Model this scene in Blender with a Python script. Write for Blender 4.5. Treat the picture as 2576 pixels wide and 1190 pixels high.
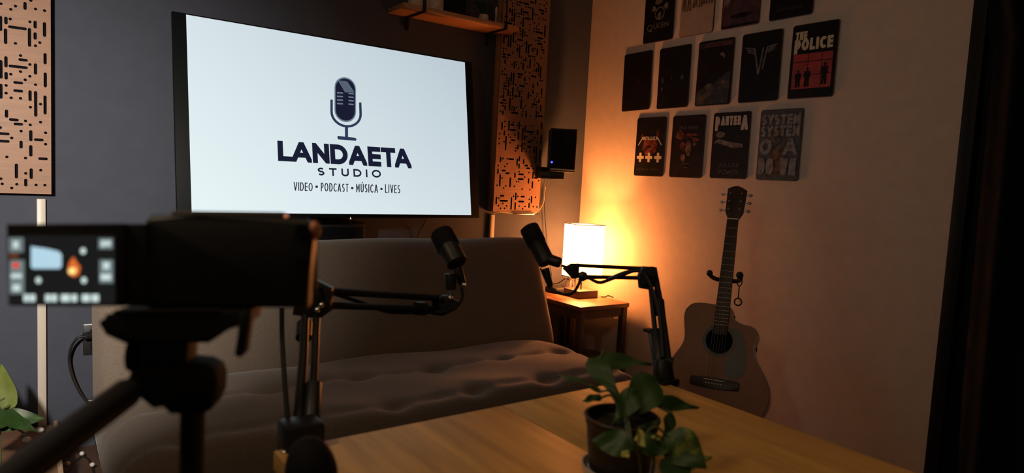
import bpy, bmesh, math, random
from mathutils import Vector, Matrix
from mathutils.geometry import tessellate_polygon
for o in list(bpy.data.objects): bpy.data.objects.remove(o)
S = bpy.context.scene
COL = S.collection
rnd = random.Random(7)
# ------------------------------------------------------------ camera
H = 1.10                                   # lens height above the floor
F = 1693.08                                # focal length in pixels of the 2576x1190 frame
YAW, PITCH, ROLL = 0.62361657, -0.08252328, -0.05293315
_f = Vector((math.sin(YAW)*math.cos(PITCH), math.cos(YAW)*math.cos(PITCH), math.sin(PITCH)))
_r = Vector((math.cos(YAW), -math.sin(YAW), 0)); _d = _f.cross(_r)
CR = math.cos(ROLL)*_r + math.sin(ROLL)*_d           # image right
CD = -math.sin(ROLL)*_r + math.cos(ROLL)*_d          # image down
CF = _f
EYE = Vector((0, 0, H))
cd = bpy.data.cameras.new('camera'); cam = bpy.data.objects.new('camera', cd); COL.objects.link(cam)
cam.matrix_world = Matrix.Translation(EYE) @ Matrix((( CR.x, -CD.x, -CF.x), (CR.y, -CD.y, -CF.y), (CR.z, -CD.z, -CF.z))).to_4x4()
cd.sensor_width = 36; cd.lens = F/2576*36; cd.clip_start = 0.02
cd.dof.use_dof = True; cd.dof.focus_distance = 2.9; cd.dof.aperture_fstop = 5.0; cd.dof.aperture_blades = 0
S.camera = cam
S.view_settings.view_transform = 'Standard'; S.view_settings.look = 'None'
S.view_settings.exposure = 0.0; S.view_settings.gamma = 1.0
try: S.view_settings.use_curve_mapping = False
except Exception: pass
# ------------------------------------------------------------ world and lights
w = bpy.data.worlds.new('World'); S.world = w; w.use_nodes = True
w.node_tree.nodes['Background'].inputs[0].default_value = (1.0, 0.74, 0.58, 1)
w.node_tree.nodes['Background'].inputs[1].default_value = 0.018
def light(name, kind, loc, power, color, radius=0.05):
    l = bpy.data.lights.new(name, kind); l.energy = power; l.color = color; l.shadow_soft_size = radius
    o = bpy.data.objects.new(name, l); o.location = loc; COL.objects.link(o); return o
LAMP = Vector((2.436, 2.719, H-0.355))
light('table_lamp_bulb', 'POINT', LAMP, 44.0, (1, 0.33, 0.085), 0.035)
sl = light('wall_spot_lamp', 'SPOT', (-0.45, 0.90, H+0.25), 205.0, (1, 0.90, 0.79), 0.05)
sl.data.spot_size = math.radians(75); sl.data.spot_blend = 1.0
sl.rotation_euler = (Vector((-0.10, 2.96, H-0.22))-sl.location).to_track_quat('-Z', 'Y').to_euler()
light('overhead_fill', 'POINT', (0.40, 0.10, 2.36), 5.5, (1, 0.66, 0.38), 0.22)  # unseen light added overhead to fill the table and right wall
light('left_fill', 'POINT', (-0.40, 0.72, 1.72), 8.0, (1, 0.74, 0.46), 0.10)  # unseen light added on the left to brighten the table
SHADE_L = (5, 2.5, 1.2)
TV_L = 0.80

# ------------------------------------------------------------ helpers
def V(px, py, d=None, x=None, y=None, z=None):
    """point of the place seen at pixel (px,py): at forward distance d, or on the plane x=, y= or z= (z above floor)"""
    v = CF + CR*((px-1288)/F) + CD*((py-595)/F)
    if d is not None: k = d
    elif x is not None: k = x/v.x
    elif y is not None: k = y/v.y
    else: k = (z-H)/v.z
    return EYE + v*k
def onplane(px, py, o, n):
    v = CF + CR*((px-1288)/F) + CD*((py-595)/F)
    return EYE + v*((o-EYE).dot(n)/v.dot(n))
def frame(o, x, y):
    x = x.normalized(); zz = x.cross(y).normalized(); yy = zz.cross(x)
    return Matrix(((x.x, yy.x, zz.x, o.x), (x.y, yy.y, zz.y, o.y), (x.z, yy.z, zz.z, o.z), (0, 0, 0, 1)))

def mat(name, col, rough=0.6, metal=0.0, var=0.0, scale=20, stretch=(1, 1, 1), bump=0.0, emit=None, estr=1.0, spec=0.5, col2=None, thr=None, sheen=0):
    m = bpy.data.materials.new(name); m.use_nodes = True; nt = m.node_tree
    b = nt.nodes['Principled BSDF']
    b.inputs['Base Color'].default_value = (*col, 1); b.inputs['Roughness'].default_value = rough
    b.inputs['Metallic'].default_value = metal; b.inputs['Specular IOR Level'].default_value = spec
    if sheen: b.inputs['Sheen Weight'].default_value = sheen; b.inputs['Sheen Roughness'].default_value = 0.5
    if emit: b.inputs['Emission Color'].default_value = (*emit, 1); b.inputs['Emission Strength'].default_value = estr
    if var or bump or col2:
        tc = nt.nodes.new('ShaderNodeTexCoord'); mp = nt.nodes.new('ShaderNodeMapping'); nz = nt.nodes.new('ShaderNodeTexNoise')
        mp.inputs['Scale'].default_value = stretch; nz.inputs['Scale'].default_value = scale; nz.inputs['Detail'].default_value = 5
        nt.links.new(tc.outputs['Object'], mp.inputs[0]); nt.links.new(mp.outputs[0], nz.inputs['Vector'])
        if var or col2:
            cr = nt.nodes.new('ShaderNodeValToRGB')
            c2 = col2 or tuple(min(1, c*(1+var)) for c in col); c1 = col if col2 else tuple(c*(1-var) for c in col)
            lo, hi = thr or (0.3, 0.7)
            cr.color_ramp.elements[0].position = lo; cr.color_ramp.elements[1].position = hi
            cr.color_ramp.elements[0].color = (*c1, 1); cr.color_ramp.elements[1].color = (*c2, 1)
            nt.links.new(nz.outputs['Fac'], cr.inputs[0]); nt.links.new(cr.outputs[0], b.inputs['Base Color'])
        if bump:
            bp = nt.nodes.new('ShaderNodeBump'); bp.inputs['Strength'].default_value = bump; bp.inputs['Distance'].default_value = 0.004
            nt.links.new(nz.outputs['Fac'], bp.inputs['Height']); nt.links.new(bp.outputs[0], b.inputs['Normal'])
    return m
def glow(name, col, s=1.0):
    return mat(name, (0.003, 0.003, 0.003), 0.6, emit=col, estr=s, spec=0.0)

M = {}
M['wall_blue'] = mat('blue grey wall paint', (0.060, 0.068, 0.093), 0.75, var=0.05, scale=14, bump=0.10, spec=0.3)
M['wall_beige'] = mat('beige wall paint', (0.63, 0.52, 0.43), 0.72, var=0.04, scale=18, bump=0.15, spec=0.3)
M['floor'] = mat('brown floor tile', (0.10, 0.055, 0.035), 0.45, var=0.25, scale=6)
M['ceiling'] = mat('ceiling paint', (0.35, 0.33, 0.31), 0.9)
M['black'] = mat('black plastic', (0.012, 0.012, 0.013), 0.45)
M['black_matte'] = mat('matte black', (0.008, 0.008, 0.009), 0.8, spec=0.2)
M['black_gloss'] = mat('gloss black', (0.006, 0.006, 0.007), 0.18)
M['black_metal'] = mat('black painted metal', (0.013, 0.012, 0.012), 0.45, spec=0.3)
M['tv_frame'] = mat('tv frame plastic', (0.004, 0.006, 0.006), 0.45, spec=0.15)
M['chrome'] = mat('chrome', (0.75, 0.73, 0.70), 0.22, 1.0)
M['steel'] = mat('brushed steel', (0.45, 0.43, 0.41), 0.35, 1.0)
M['rubber'] = mat('black cable rubber', (0.012, 0.011, 0.011), 0.55)
M['panel_wood'] = mat('pale panel wood', (0.31, 0.165, 0.098), 0.55, var=0.12, scale=9, stretch=(1.2, 1, 16))
M['hole_shade'] = mat('felt and hole shade', (0.006, 0.005, 0.007), 0.9, spec=0.1)  # near black colour stands for the shade inside slots and holes
M['shelf_wood'] = mat('orange shelf wood', (0.50, 0.24, 0.11), 0.5, var=0.15, scale=10, stretch=(1, 12, 12))
M['conduit'] = mat('cream cable trunking', (0.62, 0.56, 0.48), 0.4)
M['sofa'] = mat('grey brown upholstery', (0.150, 0.116, 0.090), 0.9, var=0.10, scale=160, bump=0.25, spec=0.15, sheen=0.25)
M['sofa_dark'] = mat('sofa frame', (0.02, 0.017, 0.015), 0.6)
M['table_wood'] = mat('light oak table board', (0.66, 0.37, 0.105), 0.5, var=0.22, scale=5.5, stretch=(7, 0.7, 1), spec=0.08)
M['side_wood'] = mat('side table wood', (0.20, 0.085, 0.042), 0.35, var=0.18, scale=8, stretch=(1, 9, 1))
M['dark_wood'] = mat('dark wood', (0.055, 0.030, 0.020), 0.45, var=0.2, scale=10)
M['dark_trim'] = mat('dark painted trim', (0.012, 0.011, 0.010), 0.5, spec=.2)
M['crate'] = mat('brown crate wood', (0.23, 0.12, 0.07), 0.55, var=0.25, scale=9, stretch=(1, 1, 8))
M['tan'] = mat('tan crate edge', (0.50, 0.35, 0.22), 0.5)
M['ceramic'] = mat('off white ceramic', (0.60, 0.52, 0.43), 0.6, var=0.10, scale=60, bump=0.3)
M['paper_white'] = mat('rough white stone', (0.66, 0.58, 0.50), 0.8, var=0.25, scale=45, bump=0.5)
M['white_plastic'] = mat('white plastic', (0.75, 0.73, 0.70), 0.4)
M['guitar_top'] = mat('spruce guitar top', (0.27, 0.088, 0.025), 0.42, var=0.10, scale=30, stretch=(1, 1, 1))
M['guitar_side'] = mat('guitar side', (0.13, 0.05, 0.025), 0.22)
M['rosewood'] = mat('rosewood', (0.040, 0.020, 0.014), 0.45, var=0.2, scale=40)
M['binding'] = mat('guitar binding', (.16, .09, .045), .2)
M['pickguard'] = mat('pickguard', (0.010, 0.010, 0.016), 0.35)
M['rosette'] = mat('rosette ring', (0.07, 0.055, 0.04), 0.4)
M['bone'] = mat('bone white', (0.70, 0.62, 0.50), 0.4)
M['string'] = mat('bronze string', (0.30, 0.24, 0.16), 0.40, 1.0)
M['leaf'] = mat('variegated leaf', (0.032, 0.085, 0.018), 0.48, col2=(0.30, 0.33, 0.07), scale=16, thr=(0.60, 0.66))
M['leaf_dark'] = mat('pothos leaf', (0.022, 0.055, 0.010), 0.45, var=0.3, scale=20)
M['leaf_yellow'] = mat('yellow green leaf', (0.52, 0.54, 0.15), 0.5, var=0.2, scale=15)
M['leaf_olive'] = mat('olive leaf', (0.13, 0.16, 0.03), 0.5, var=0.3, scale=15)
M['stem'] = mat('plant stem', (0.09, 0.12, 0.04), 0.5)
M['soil'] = mat('soil', (0.022, 0.016, 0.012), 0.95, var=0.4, scale=60, bump=0.8)
M['pot'] = mat('black nursery pot', (0.012, 0.011, 0.014), 0.45)
M['saucer'] = mat('white saucer', (0.70, 0.66, 0.62), 0.4)
M['glass'] = mat('clear glass', (0.9, 0.9, 0.9), 0.05); M['glass'].node_tree.nodes['Principled BSDF'].inputs['Transmission Weight'].default_value = 1.0
M['curtain'] = mat('black curtain cloth', (0.0035, 0.0035, 0.005), 0.85, spec=0.2)
M['poster_rim'] = mat('rusty poster rim', (0.075, 0.032, 0.020), 0.5, var=0.5, scale=50)
M['ink_dark'] = mat('poster black', (0.007, 0.006, 0.006), 0.5, var=0.4, scale=25, spec=0.15)
M['ink_maroon'] = mat('poster maroon', (0.013, 0.007, 0.007), 0.5, var=0.5, scale=25, spec=0.15)
M['ink_white'] = mat('poster white print', (0.42, 0.38, 0.33), 0.5, var=0.15, scale=60)
M['ink_pale'] = mat('poster faded print', (0.06, 0.054, 0.05), 0.5, col2=(0.19, 0.17, 0.155), scale=50, thr=(.3, .65), spec=.2)
M['ink_faint'] = mat('poster faint print', (0.040, 0.034, 0.032), 0.5, var=0.4, scale=60)
M['ink_grey'] = mat('poster grey stone print', (0.20, 0.18, 0.165), 0.55, var=0.45, scale=40)
M['ink_greydark'] = mat('poster charcoal', (0.040, 0.036, 0.036), 0.55, var=0.5, scale=40)
M['ink_red'] = mat('poster red print', (0.36, 0.030, 0.018), 0.5, var=0.3, scale=18)
M['ink_rust'] = mat('poster rust print', (0.020, 0.007, 0.005), 0.5, col2=(0.24, 0.060, 0.030), scale=34, thr=(.36, .74), spec=.15)
M['ink_tan'] = mat('poster tan print', (0.34, 0.26, 0.20), 0.6, var=0.08, scale=30)
M['ink_sepia'] = mat('poster sepia print', (0.055, 0.032, 0.022), 0.6, col2=(0.22, 0.14, 0.095), scale=40, thr=(.35, .7), spec=.15)
M['ink_brown'] = mat('poster brown mottled print', (0.012, 0.009, 0.008), 0.5, col2=(0.15, 0.10, 0.06), scale=22, thr=(0.50, 0.75))
M['ink_plum'] = mat('poster plum print', (0.050, 0.020, 0.028), 0.5, var=0.5, scale=25)
M['ink_gold'] = mat('poster cream marks', (0.60, 0.50, 0.34), 0.5)

# TV picture: cool white slide, viewing-angle falloff painted in as a brighter lower left
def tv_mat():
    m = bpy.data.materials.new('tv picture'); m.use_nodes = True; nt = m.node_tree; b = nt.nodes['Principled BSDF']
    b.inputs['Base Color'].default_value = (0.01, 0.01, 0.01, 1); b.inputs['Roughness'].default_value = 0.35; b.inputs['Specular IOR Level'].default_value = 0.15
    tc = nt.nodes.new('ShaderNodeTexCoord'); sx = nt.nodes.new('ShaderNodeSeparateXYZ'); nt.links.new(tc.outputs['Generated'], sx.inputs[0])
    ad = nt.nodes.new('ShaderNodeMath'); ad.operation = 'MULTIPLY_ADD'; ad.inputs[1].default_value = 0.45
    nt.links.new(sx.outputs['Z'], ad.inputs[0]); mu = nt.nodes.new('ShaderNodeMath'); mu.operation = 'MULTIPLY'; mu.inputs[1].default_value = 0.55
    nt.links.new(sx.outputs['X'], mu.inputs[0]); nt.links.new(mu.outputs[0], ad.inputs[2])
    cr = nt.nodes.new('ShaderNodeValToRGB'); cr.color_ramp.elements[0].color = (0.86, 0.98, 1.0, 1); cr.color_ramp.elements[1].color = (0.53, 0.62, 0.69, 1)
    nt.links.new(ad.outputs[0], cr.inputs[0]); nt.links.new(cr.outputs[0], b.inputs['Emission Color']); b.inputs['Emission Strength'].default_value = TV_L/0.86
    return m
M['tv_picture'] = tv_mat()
M['tv_navy'] = glow('tv navy print', (0.010, 0.012, 0.032)); M['tv_navy2'] = glow('tv slate print', (0.026, 0.040, 0.085))
M['tv_grey'] = glow('tv grey print', (0.15, 0.19, 0.25)); M['tv_text'] = glow('tv dark text', (0.022, 0.024, 0.034))

class MB:
    """collects shapes into one mesh"""
    def __init__(s): s.bm = bmesh.new()
    def _fin(s, vs, m):
        for v in vs: v.co = m @ v.co
    def box(s, c, size, rot=None, bev=0.0, seg=2, m=None):
        r = bmesh.ops.create_cube(s.bm, size=1.0); vs = r['verts']
        T = Matrix.Translation(Vector(c)) @ (rot.to_4x4() if rot else Matrix.Identity(4)) @ Matrix.Diagonal((*size, 1))
        if m: T = m @ T
        s._fin(vs, T)
        if bev > 0:
            es = list({e for v in vs for e in v.link_edges})
            bmesh.ops.bevel(s.bm, geom=es, offset=min(bev, min(size)*0.45), segments=seg, affect='EDGES', profile=0.5)
        return s
    def tube(s, pts, r, seg=10, cap=True):
        pts = [Vector(p) for p in pts]; n = len(pts)
        rs = r if isinstance(r, (list, tuple)) else [r]*n
        t0 = (pts[1]-pts[0]).normalized(); up = Vector((0, 0, 1)) if abs(t0.z) < 0.9 else Vector((1, 0, 0))
        nrm = t0.cross(up).normalized(); rings = []
        for i in range(n):
            a = pts[max(i-1, 0)]; b = pts[min(i+1, n-1)]; t = (b-a).normalized()
            nrm = (nrm - t*nrm.dot(t)).normalized(); bi = t.cross(nrm)
            rings.append([s.bm.verts.new(pts[i] + (nrm*math.cos(2*math.pi*k/seg) + bi*math.sin(2*math.pi*k/seg))*rs[i]) for k in range(seg)])
        for a, b in zip(rings, rings[1:]):
            for k in range(seg): s.bm.faces.new((a[k], a[(k+1) % seg], b[(k+1) % seg], b[k]))
        if cap: s.bm.faces.new(rings[0][::-1]); s.bm.faces.new(rings[-1])
        return s
    def lathe(s, prof, m, seg=24, cap=True):
        rings = []
        for r, h in prof:
            rings.append([s.bm.verts.new(m @ Vector((r*math.cos(2*math.pi*k/seg), r*math.sin(2*math.pi*k/seg), h))) for k in range(seg)])
        for a, b in zip(rings, rings[1:]):
            for k in range(seg): s.bm.faces.new((a[k], a[(k+1) % seg], b[(k+1) % seg], b[k]))
        if cap:
            s.bm.faces.new(rings[0][::-1]); s.bm.faces.new(rings[-1])
        return s
    def cyl(s, p0, p1, r0, r1=None, seg=20, bev=0.0):
        p0 = Vector(p0); p1 = Vector(p1); d = p1-p0; L = d.length; r1 = r0 if r1 is None else r1
        q = Vector((0, 0, 1)).rotation_difference(d).to_matrix().to_4x4(); m = Matrix.Translation(p0) @ q
        pr = [(r0, 0), (r1, L)] if bev <= 0 else [(r0-bev, 0), (r0-bev*0.3, bev*0.3), (r0, bev), (r1, L-bev), (r1-bev*0.3, L-bev*0.3), (r1-bev, L)]
        return s.lathe(pr, m, seg)
    def prism(s, out, m, z0, z1, bev=0.0, seg=2, closed_back=True):
        a = [s.bm.verts.new(m @ Vector((x, y, z0))) for x, y in out]; b = [s.bm.verts.new(m @ Vector((x, y, z1))) for x, y in out]
        n = len(out); fs = [s.bm.faces.new((a[i], a[(i+1) % n], b[(i+1) % n], b[i])) for i in range(n)]
        top = s.bm.faces.new(b); bot = s.bm.faces.new(a[::-1])
        if bev > 0:
            es = list(top.edges) + list(bot.edges)
            bmesh.ops.bevel(s.bm, geom=es, offset=bev, segments=seg, affect='EDGES', profile=0.5)
        return s
    def flat(s, polys, m, z=0.0):
        for i, p in enumerate(polys):      # each print stroke a hair above the one before, so none coincide
            try: s.bm.faces.new([s.bm.verts.new(m @ Vector((q[0], q[1], z+i*6e-6))) for q in p])
            except ValueError: pass
        return s
    def sphere(s, c, r, m=None, u=16, v=10):
        rr = bmesh.ops.create_uvsphere(s.bm, u_segments=u, v_segments=v, radius=1.0)
        r = (r, r, r) if not isinstance(r, (tuple, list)) else r
        T = Matrix.Translation(Vector(c)) @ Matrix.Diagonal((*r, 1))
        if m: T = m @ T
        s._fin(rr['verts'], T); return s
    def grid(s, fn, nu, nv, close_u=False):
        g = [[s.bm.verts.new(fn(i/nu, j/nv)) for j in range(nv+1)] for i in range(nu+1)]
        for i in range(nu):
            for j in range(nv): s.bm.faces.new((g[i][j], g[i+1][j], g[i+1][j+1], g[i][j+1]))
        return s
    def build(s, name, m, root=None, ang=0.6, recalc=True, mats=None):
        if recalc: bmesh.ops.recalc_face_normals(s.bm, faces=list(s.bm.faces))
        org = Vector((0, 0, 0)) if root is None else Vector(root['_o'])
        if root is None and getattr(s, 'org', None) is not None: org = s.org
        for v in s.bm.verts: v.co -= org
        me = bpy.data.meshes.new(name); s.bm.to_mesh(me); s.bm.free()
        me.materials.append(M[m] if isinstance(m, str) else m)
        for p in me.polygons: p.use_smooth = True
        me.set_sharp_from_angle(angle=ang)
        o = bpy.data.objects.new(name, me); COL.objects.link(o)
        if root is not None: o.parent = root
        else: o.location = org
        o['_o'] = tuple(org)
        return o
def thing(name, label, cat, loc=(0, 0, 0), group=None):
    o = bpy.data.objects.new(name, None); COL.objects.link(o); o.location = loc; o['_o'] = tuple(loc); o.empty_display_size = 0.05
    o['label'] = label; o['category'] = cat
    if group: o['group'] = group
    return o
def tag(o, label, cat, group=None, kind=None):
    o['label'] = label; o['category'] = cat
    if group: o['group'] = group
    if kind: o['kind'] = kind
    return o
def struct(o): o['kind'] = 'structure'; return o
def MBo(org):
    b = MB(); b.org = Vector(org); return b
def smooth_path(pts, n=8):
    pts = [Vector(p) for p in pts]; out = []
    P = [pts[0]*2-pts[1]] + pts + [pts[-1]*2-pts[-2]]
    for i in range(1, len(P)-2):
        for k in range(n):
            t = k/n; a, b, c, d = P[i-1:i+3]
            out.append(0.5*((2*b)+(c-a)*t+(2*a-5*b+4*c-d)*t*t+(3*b-a-3*c+d)*t**3))
    out.append(pts[-1]); return out
def rrect(w, h, r, n=5, cx=0, cy=0):
    o = []
    for sx, sy, a0 in ((1, 1, 0), (-1, 1, 90), (-1, -1, 180), (1, -1, 270)):
        for k in range(n+1):
            a = math.radians(a0+90*k/n); o.append((cx+sx*(w/2-r)+r*math.cos(a), cy+sy*(h/2-r)+r*math.sin(a)))
    return o
def ell(cx, cy, rx, ry, n=20, a0=0, a1=360):
    return [(cx+rx*math.cos(math.radians(a0+(a1-a0)*k/n)), cy+ry*math.sin(math.radians(a0+(a1-a0)*k/n))) for k in range(n + (0 if a1-a0 == 360 else 1))]

# stroke lettering -----------------------------------------------------------
def _arc(cx, cy, rx, ry, a, b, n=12): return ell(cx, cy, rx, ry, n, a, b) if b-a != 360 else ell(cx, cy, rx, ry, n)+[(cx+rx, cy)]
G = {
 'A': (.90, [[(0, 0), (.41, 1), (.49, 1), (.90, 0)], [(.15, .30), (.75, .30)]]),
 'B': (.62, [[(0, 0), (0, 1), (.35, 1)]+_arc(.35, .765, .22, .235, 90, -90)+[(0, .53)], [(.35, .53)]+_arc(.37, .265, .25, .265, 90, -90)+[(0, 0)]]),
 'C': (.80, [_arc(.5, .5, .5, .5, 45, 315, 18)]),
 'D': (.82, [[(0, 0), (0, 1), (.34, 1)]+_arc(.34, .5, .48, .5, 90, -90, 14)+[(0, 0)]]),
 'E': (.58, [[(.58, 1), (0, 1), (0, 0), (.58, 0)], [(0, .5), (.52, .5)]]),
 'F': (.56, [[(.56, 1), (0, 1), (0, 0)], [(0, .5), (.5, .5)]]),
 'G': (.86, [_arc(.5, .5, .5, .5, 45, 330, 18)+[(.90, .45), (.55, .45)]]),
 'H': (.72, [[(0, 0), (0, 1)], [(.72, 0), (.72, 1)], [(0, .5), (.72, .5)]]),
 'I': (.0, [[(0, 0), (0, 1)]]),
 'K': (.7, [[(0, 0), (0, 1)], [(.66, 1), (0, .4)], [(.22, .6), (.7, 0)]]),
 'L': (.56, [[(0, 1), (0, 0), (.56, 0)]]),
 'M': (.90, [[(0, 0), (0, 1), (.45, .32), (.90, 1), (.90, 0)]]),
 'N': (.74, [[(0, 0), (0, 1), (.74, 0), (.74, 1)]]),
 'O': (1.0, [_arc(.5, .5, .5, .5, 0, 360, 28)]),
 'P': (.60, [[(0, 0), (0, 1), (.32, 1)]+_arc(.32, .72, .28, .28, 90, -90)+[(0, .44)]]),
 'Q': (1.0, [_arc(.5, .5, .5, .5, 0, 360, 28), [(.55, .22), (.95, -.14)]]),
 'R': (.64, [[(0, 0), (0, 1), (.32, 1)]+_arc(.32, .73, .28, .27, 90, -90)+[(0, .46)], [(.32, .46), (.62, 0)]]),
 'S': (.60, [_arc(.30, .755, .29, .245, 35, 270, 12)+_arc(.30, .255, .30, .255, 90, -145, 12)]),
 'T': (.72, [[(0, 1), (.72, 1)], [(.36, 1), (.36, 0)]]),
 'U': (.72, [[(0, 1), (0, .34)]+_arc(.36, .34, .36, .34, 180, 360, 12)+[(.72, 1)]]),
 'V': (.82, [[(0, 1), (.38, 0), (.44, 0), (.82, 1)]]),
 'W': (1.2, [[(0, 1), (.3, 0), (.6, .8), (.9, 0), (1.2, 1)]]),
 'Y': (.8, [[(0, 1), (.4, .45), (.8, 1)], [(.4, .45), (.4, 0)]]),
 ' ': (.30, []), '.': (.22, ['dot']),
}
G['Ú'] = (.72, G['U'][1]+[[(.30, 1.16), (.46, 1.32)]])
def stroke(pl, t, ext=0.0, lim=1.9):
    """thicken a polyline into quads"""
    pts = [Vector(p) for p in pl]; closed = (pts[0]-pts[-1]).length < 1e-6 and len(pts) > 3
    if ext and not closed:
        pts[0] = pts[0] + (pts[0]-pts[1]).normalized()*ext; pts[-1] = pts[-1] + (pts[-1]-pts[-2]).normalized()*ext
    L, Rr = [], []; n = len(pts)
    for i in range(n):
        if closed: a = pts[(i-1) % (n-1)]; b = pts[(i+1) % (n-1)] if i < n-1 else pts[1]
        else: a = pts[max(i-1, 0)]; b = pts[min(i+1, n-1)]
        p = pts[i]
        d1 = (p-a).normalized() if (p-a).length > 1e-9 else (b-p).normalized(); d2 = (b-p).normalized() if (b-p).length > 1e-9 else d1
        n1 = Vector((-d1.y, d1.x)); n2 = Vector((-d2.y, d2.x)); m = n1+n2
        m = n1 if m.length < 1e-6 else m.normalized(); k = min(lim, 1/max(0.15, m.dot(n1)))
        L.append(p+m*t/2*k); Rr.append(p-m*t/2*k)
    return [(Rr[i], Rr[i+1], L[i+1], L[i]) for i in range(n-1)]
def clip(poly, x0, y0, x1, y1):
    P = [(q[0], q[1]) for q in poly]
    for ax, lim, sg in ((0, x0, 1), (0, x1, -1), (1, y0, 1), (1, y1, -1)):
        out = []
        for i in range(len(P)):
            a, b = P[i-1], P[i]; ia, ib = (a[ax]-lim)*sg >= -1e-9, (b[ax]-lim)*sg >= -1e-9
            if ia != ib:
                t = (lim-a[ax])/(b[ax]-a[ax]); out.append((a[0]+(b[0]-a[0])*t, a[1]+(b[1]-a[1])*t))
            if ib: out.append(b)
        P = out
        if len(P) < 3: return None
    return P
KERN = {'LA': -.10, 'TA': -.12, 'AE': .02, 'ET': -.02, 'AT': -.16, 'RA': -.03, 'AV': -.16, 'LI': 0.0}
def lettering(txt, x, y, w, h, t, gap=0.2, wf=None):
    """polygons that fill the box x..x+w, y..y+h; t stroke thickness as a share of h, gap between letters as a share of h"""
    tt = t*h; cur = 0; ih = h-tt; n = len(txt)
    gaps = [gap + (KERN.get(txt[i:i+2], 0) if gap < .15 else 0) for i in range(n-1)]
    tot = sum(G[c][0] for c in txt); sx = (w - sum(gaps)*h - n*tt)/max(tot, 1e-6)
    out = []
    for i, c in enumerate(txt):
        gw, pls = G[c]; wd = gw*sx+tt
        for ip_, pl in enumerate(pls):
            if pl == 'dot':
                out.append(ell(x+cur+wd/2, y+h*0.5, tt*0.85, tt*0.85, 12)); continue
            arcy = len(pl) > 12 and c in 'CGS'
            acc = c == 'Ú' and pl[0][1] > 1
            for q in stroke([(x+cur+tt/2+q[0]*sx, y+tt/2+q[1]*ih) for q in pl], tt, 0 if (arcy or acc or (c == 'A' and ip_ == 1)) else tt*0.75, 6.0 if len(pl) < 7 else 1.5):
                q = q if (c == 'Q' or acc) else clip(q, x+cur, y, x+cur+wd, y+h)
                if q: out.append(q)
        cur += wd + (gaps[i]*h if i < n-1 else 0)
    return out
def warp(polys, quad):
    """unit square polygons onto a 2-D quad given as BL, BR, TR, TL"""
    a, b, c, d = [Vector(q) for q in quad]
    return [[(a*(1-p[0])+b*p[0])*(1-p[1]) + (d*(1-p[0])+c*p[0])*p[1] for p in pl] for pl in polys]

# ------------------------------------------------------------ the room
YB, XR, YE = 2.959, 2.606, 1.012
def slab(name, c, s, m):
    b = MBo(c); b.box(c, s); return struct(b.build(name, m))
slab('floor', (0.6, 0.9, -0.05), (4.6, 4.6, 0.10), 'floor')
slab('ceiling', (0.6, 0.9, 2.55), (4.6, 4.6, 0.10), 'ceiling')
slab('wall_back', (0.6, YB+0.06, 1.25), (4.6, 0.12, 2.5), 'wall_blue')
slab('wall_right', (XR+0.06, (YB+YE)/2, 1.25), (0.12, YB-YE-0.001, 2.5), 'wall_beige')
b = MBo((XR+0.07, YE-0.03, 1.25)); b.box((XR+0.055, YE-0.024, 1.25), (0.15, 0.046, 2.5), bev=0.006); b.box((XR-0.008, YE-0.030, 1.25), (0.012, 0.03, 2.5), bev=0.003)
struct(b.build('trim_1', 'dark_trim'))
slab('wall_front', (XR+0.20, 0.0, 1.25), (0.10, 1.95, 2.5), 'black_matte')   # dark recess behind the curtain

# black curtain beside the wall end
def cur(u, v):
    z = 0.03+2.42*v
    y0 = 0.952 + 0.085*max(0, min(1, (z-1.66)/0.35))
    y = y0 - u*0.80 - 0.02*math.sin(v*5)*u
    x = XR-0.035 + 0.026*math.sin(u*34+0.9*math.sin(v*3.1)) + 0.010*math.sin(u*71+v*4)+0.02*u
    return Vector((x, y, z))
b = MBo((XR-0.03, 0.55, 0.03)); b.grid(cur, 90, 24)
tag(b.build('curtain', 'curtain', ang=2.0), 'black cloth curtain hanging in folds beside the beige wall end', 'curtain')

# ------------------------------------------------------------ television
TW = 1.30
to = EYE + Vector((0.3218, 2.1100, 0.4181))*TW
tx = Vector((0.99930, 0.03654, 0.00794)); ty = -Vector((0.00537, -0.17220, -0.98505))
TVM = frame(to, tx, ty)                       # x right, y up, z towards the room
txn, tyn, tn = [TVM.to_3x3().col[i].copy() for i in range(3)]
def tvp(px, py):
    q = onplane(px, py, to, tn) - to; return (q.dot(txn), q.dot(tyn))
tvc = to + txn*TW/2 - tyn*0.37
tv = thing('television', 'wall mounted flat television glowing white with a microphone logo', 'television', (tvc.x, YB, tvc.z))
TL, TR_, BR_, BL_ = [tvp(*p) for p in ((433, 27), (1187, 156), (1206.5, 547.5), (446, 547))]
b = MB(); b.prism([BL_, BR_, TR_, TL], TVM, -0.022, 0.0, bev=0.003); b.build('frame', 'tv_frame', tv)
b = MB(); cx, cy = (TL[0]+BR_[0])/2, (TL[1]+BR_[1])/2; b.box((cx, cy-0.03, -0.04), (0.95, 0.52, 0.036), bev=0.012, m=TVM); b.build('back_cover', 'black', tv)
b = MB(); c = TVM @ Vector((cx, cy, -0.058))
b.box((c.x, YB-0.008, c.z), (0.42, 0.014, 0.34), bev=0.003)
for dx in (-0.12, 0.12): b.box((c.x+dx, (c.y+YB)/2, c.z), (0.04, YB-c.y, 0.16), bev=0.004)
b.build('wall_bracket', 'black_metal', tv)
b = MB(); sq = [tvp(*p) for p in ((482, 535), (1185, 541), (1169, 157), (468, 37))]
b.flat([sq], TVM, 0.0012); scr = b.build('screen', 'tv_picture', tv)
b = MB(); led = tvp(881.5, 549); b.flat([[(led[0]-.0035, led[1]-.004), (led[0]+.0035, led[1]-.004), (led[0], led[1]+.006)]], TVM, 0.002); b.build('power_light', glow('power light', (0.9, 0.75, 0.65), 0.9), tv)
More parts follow.
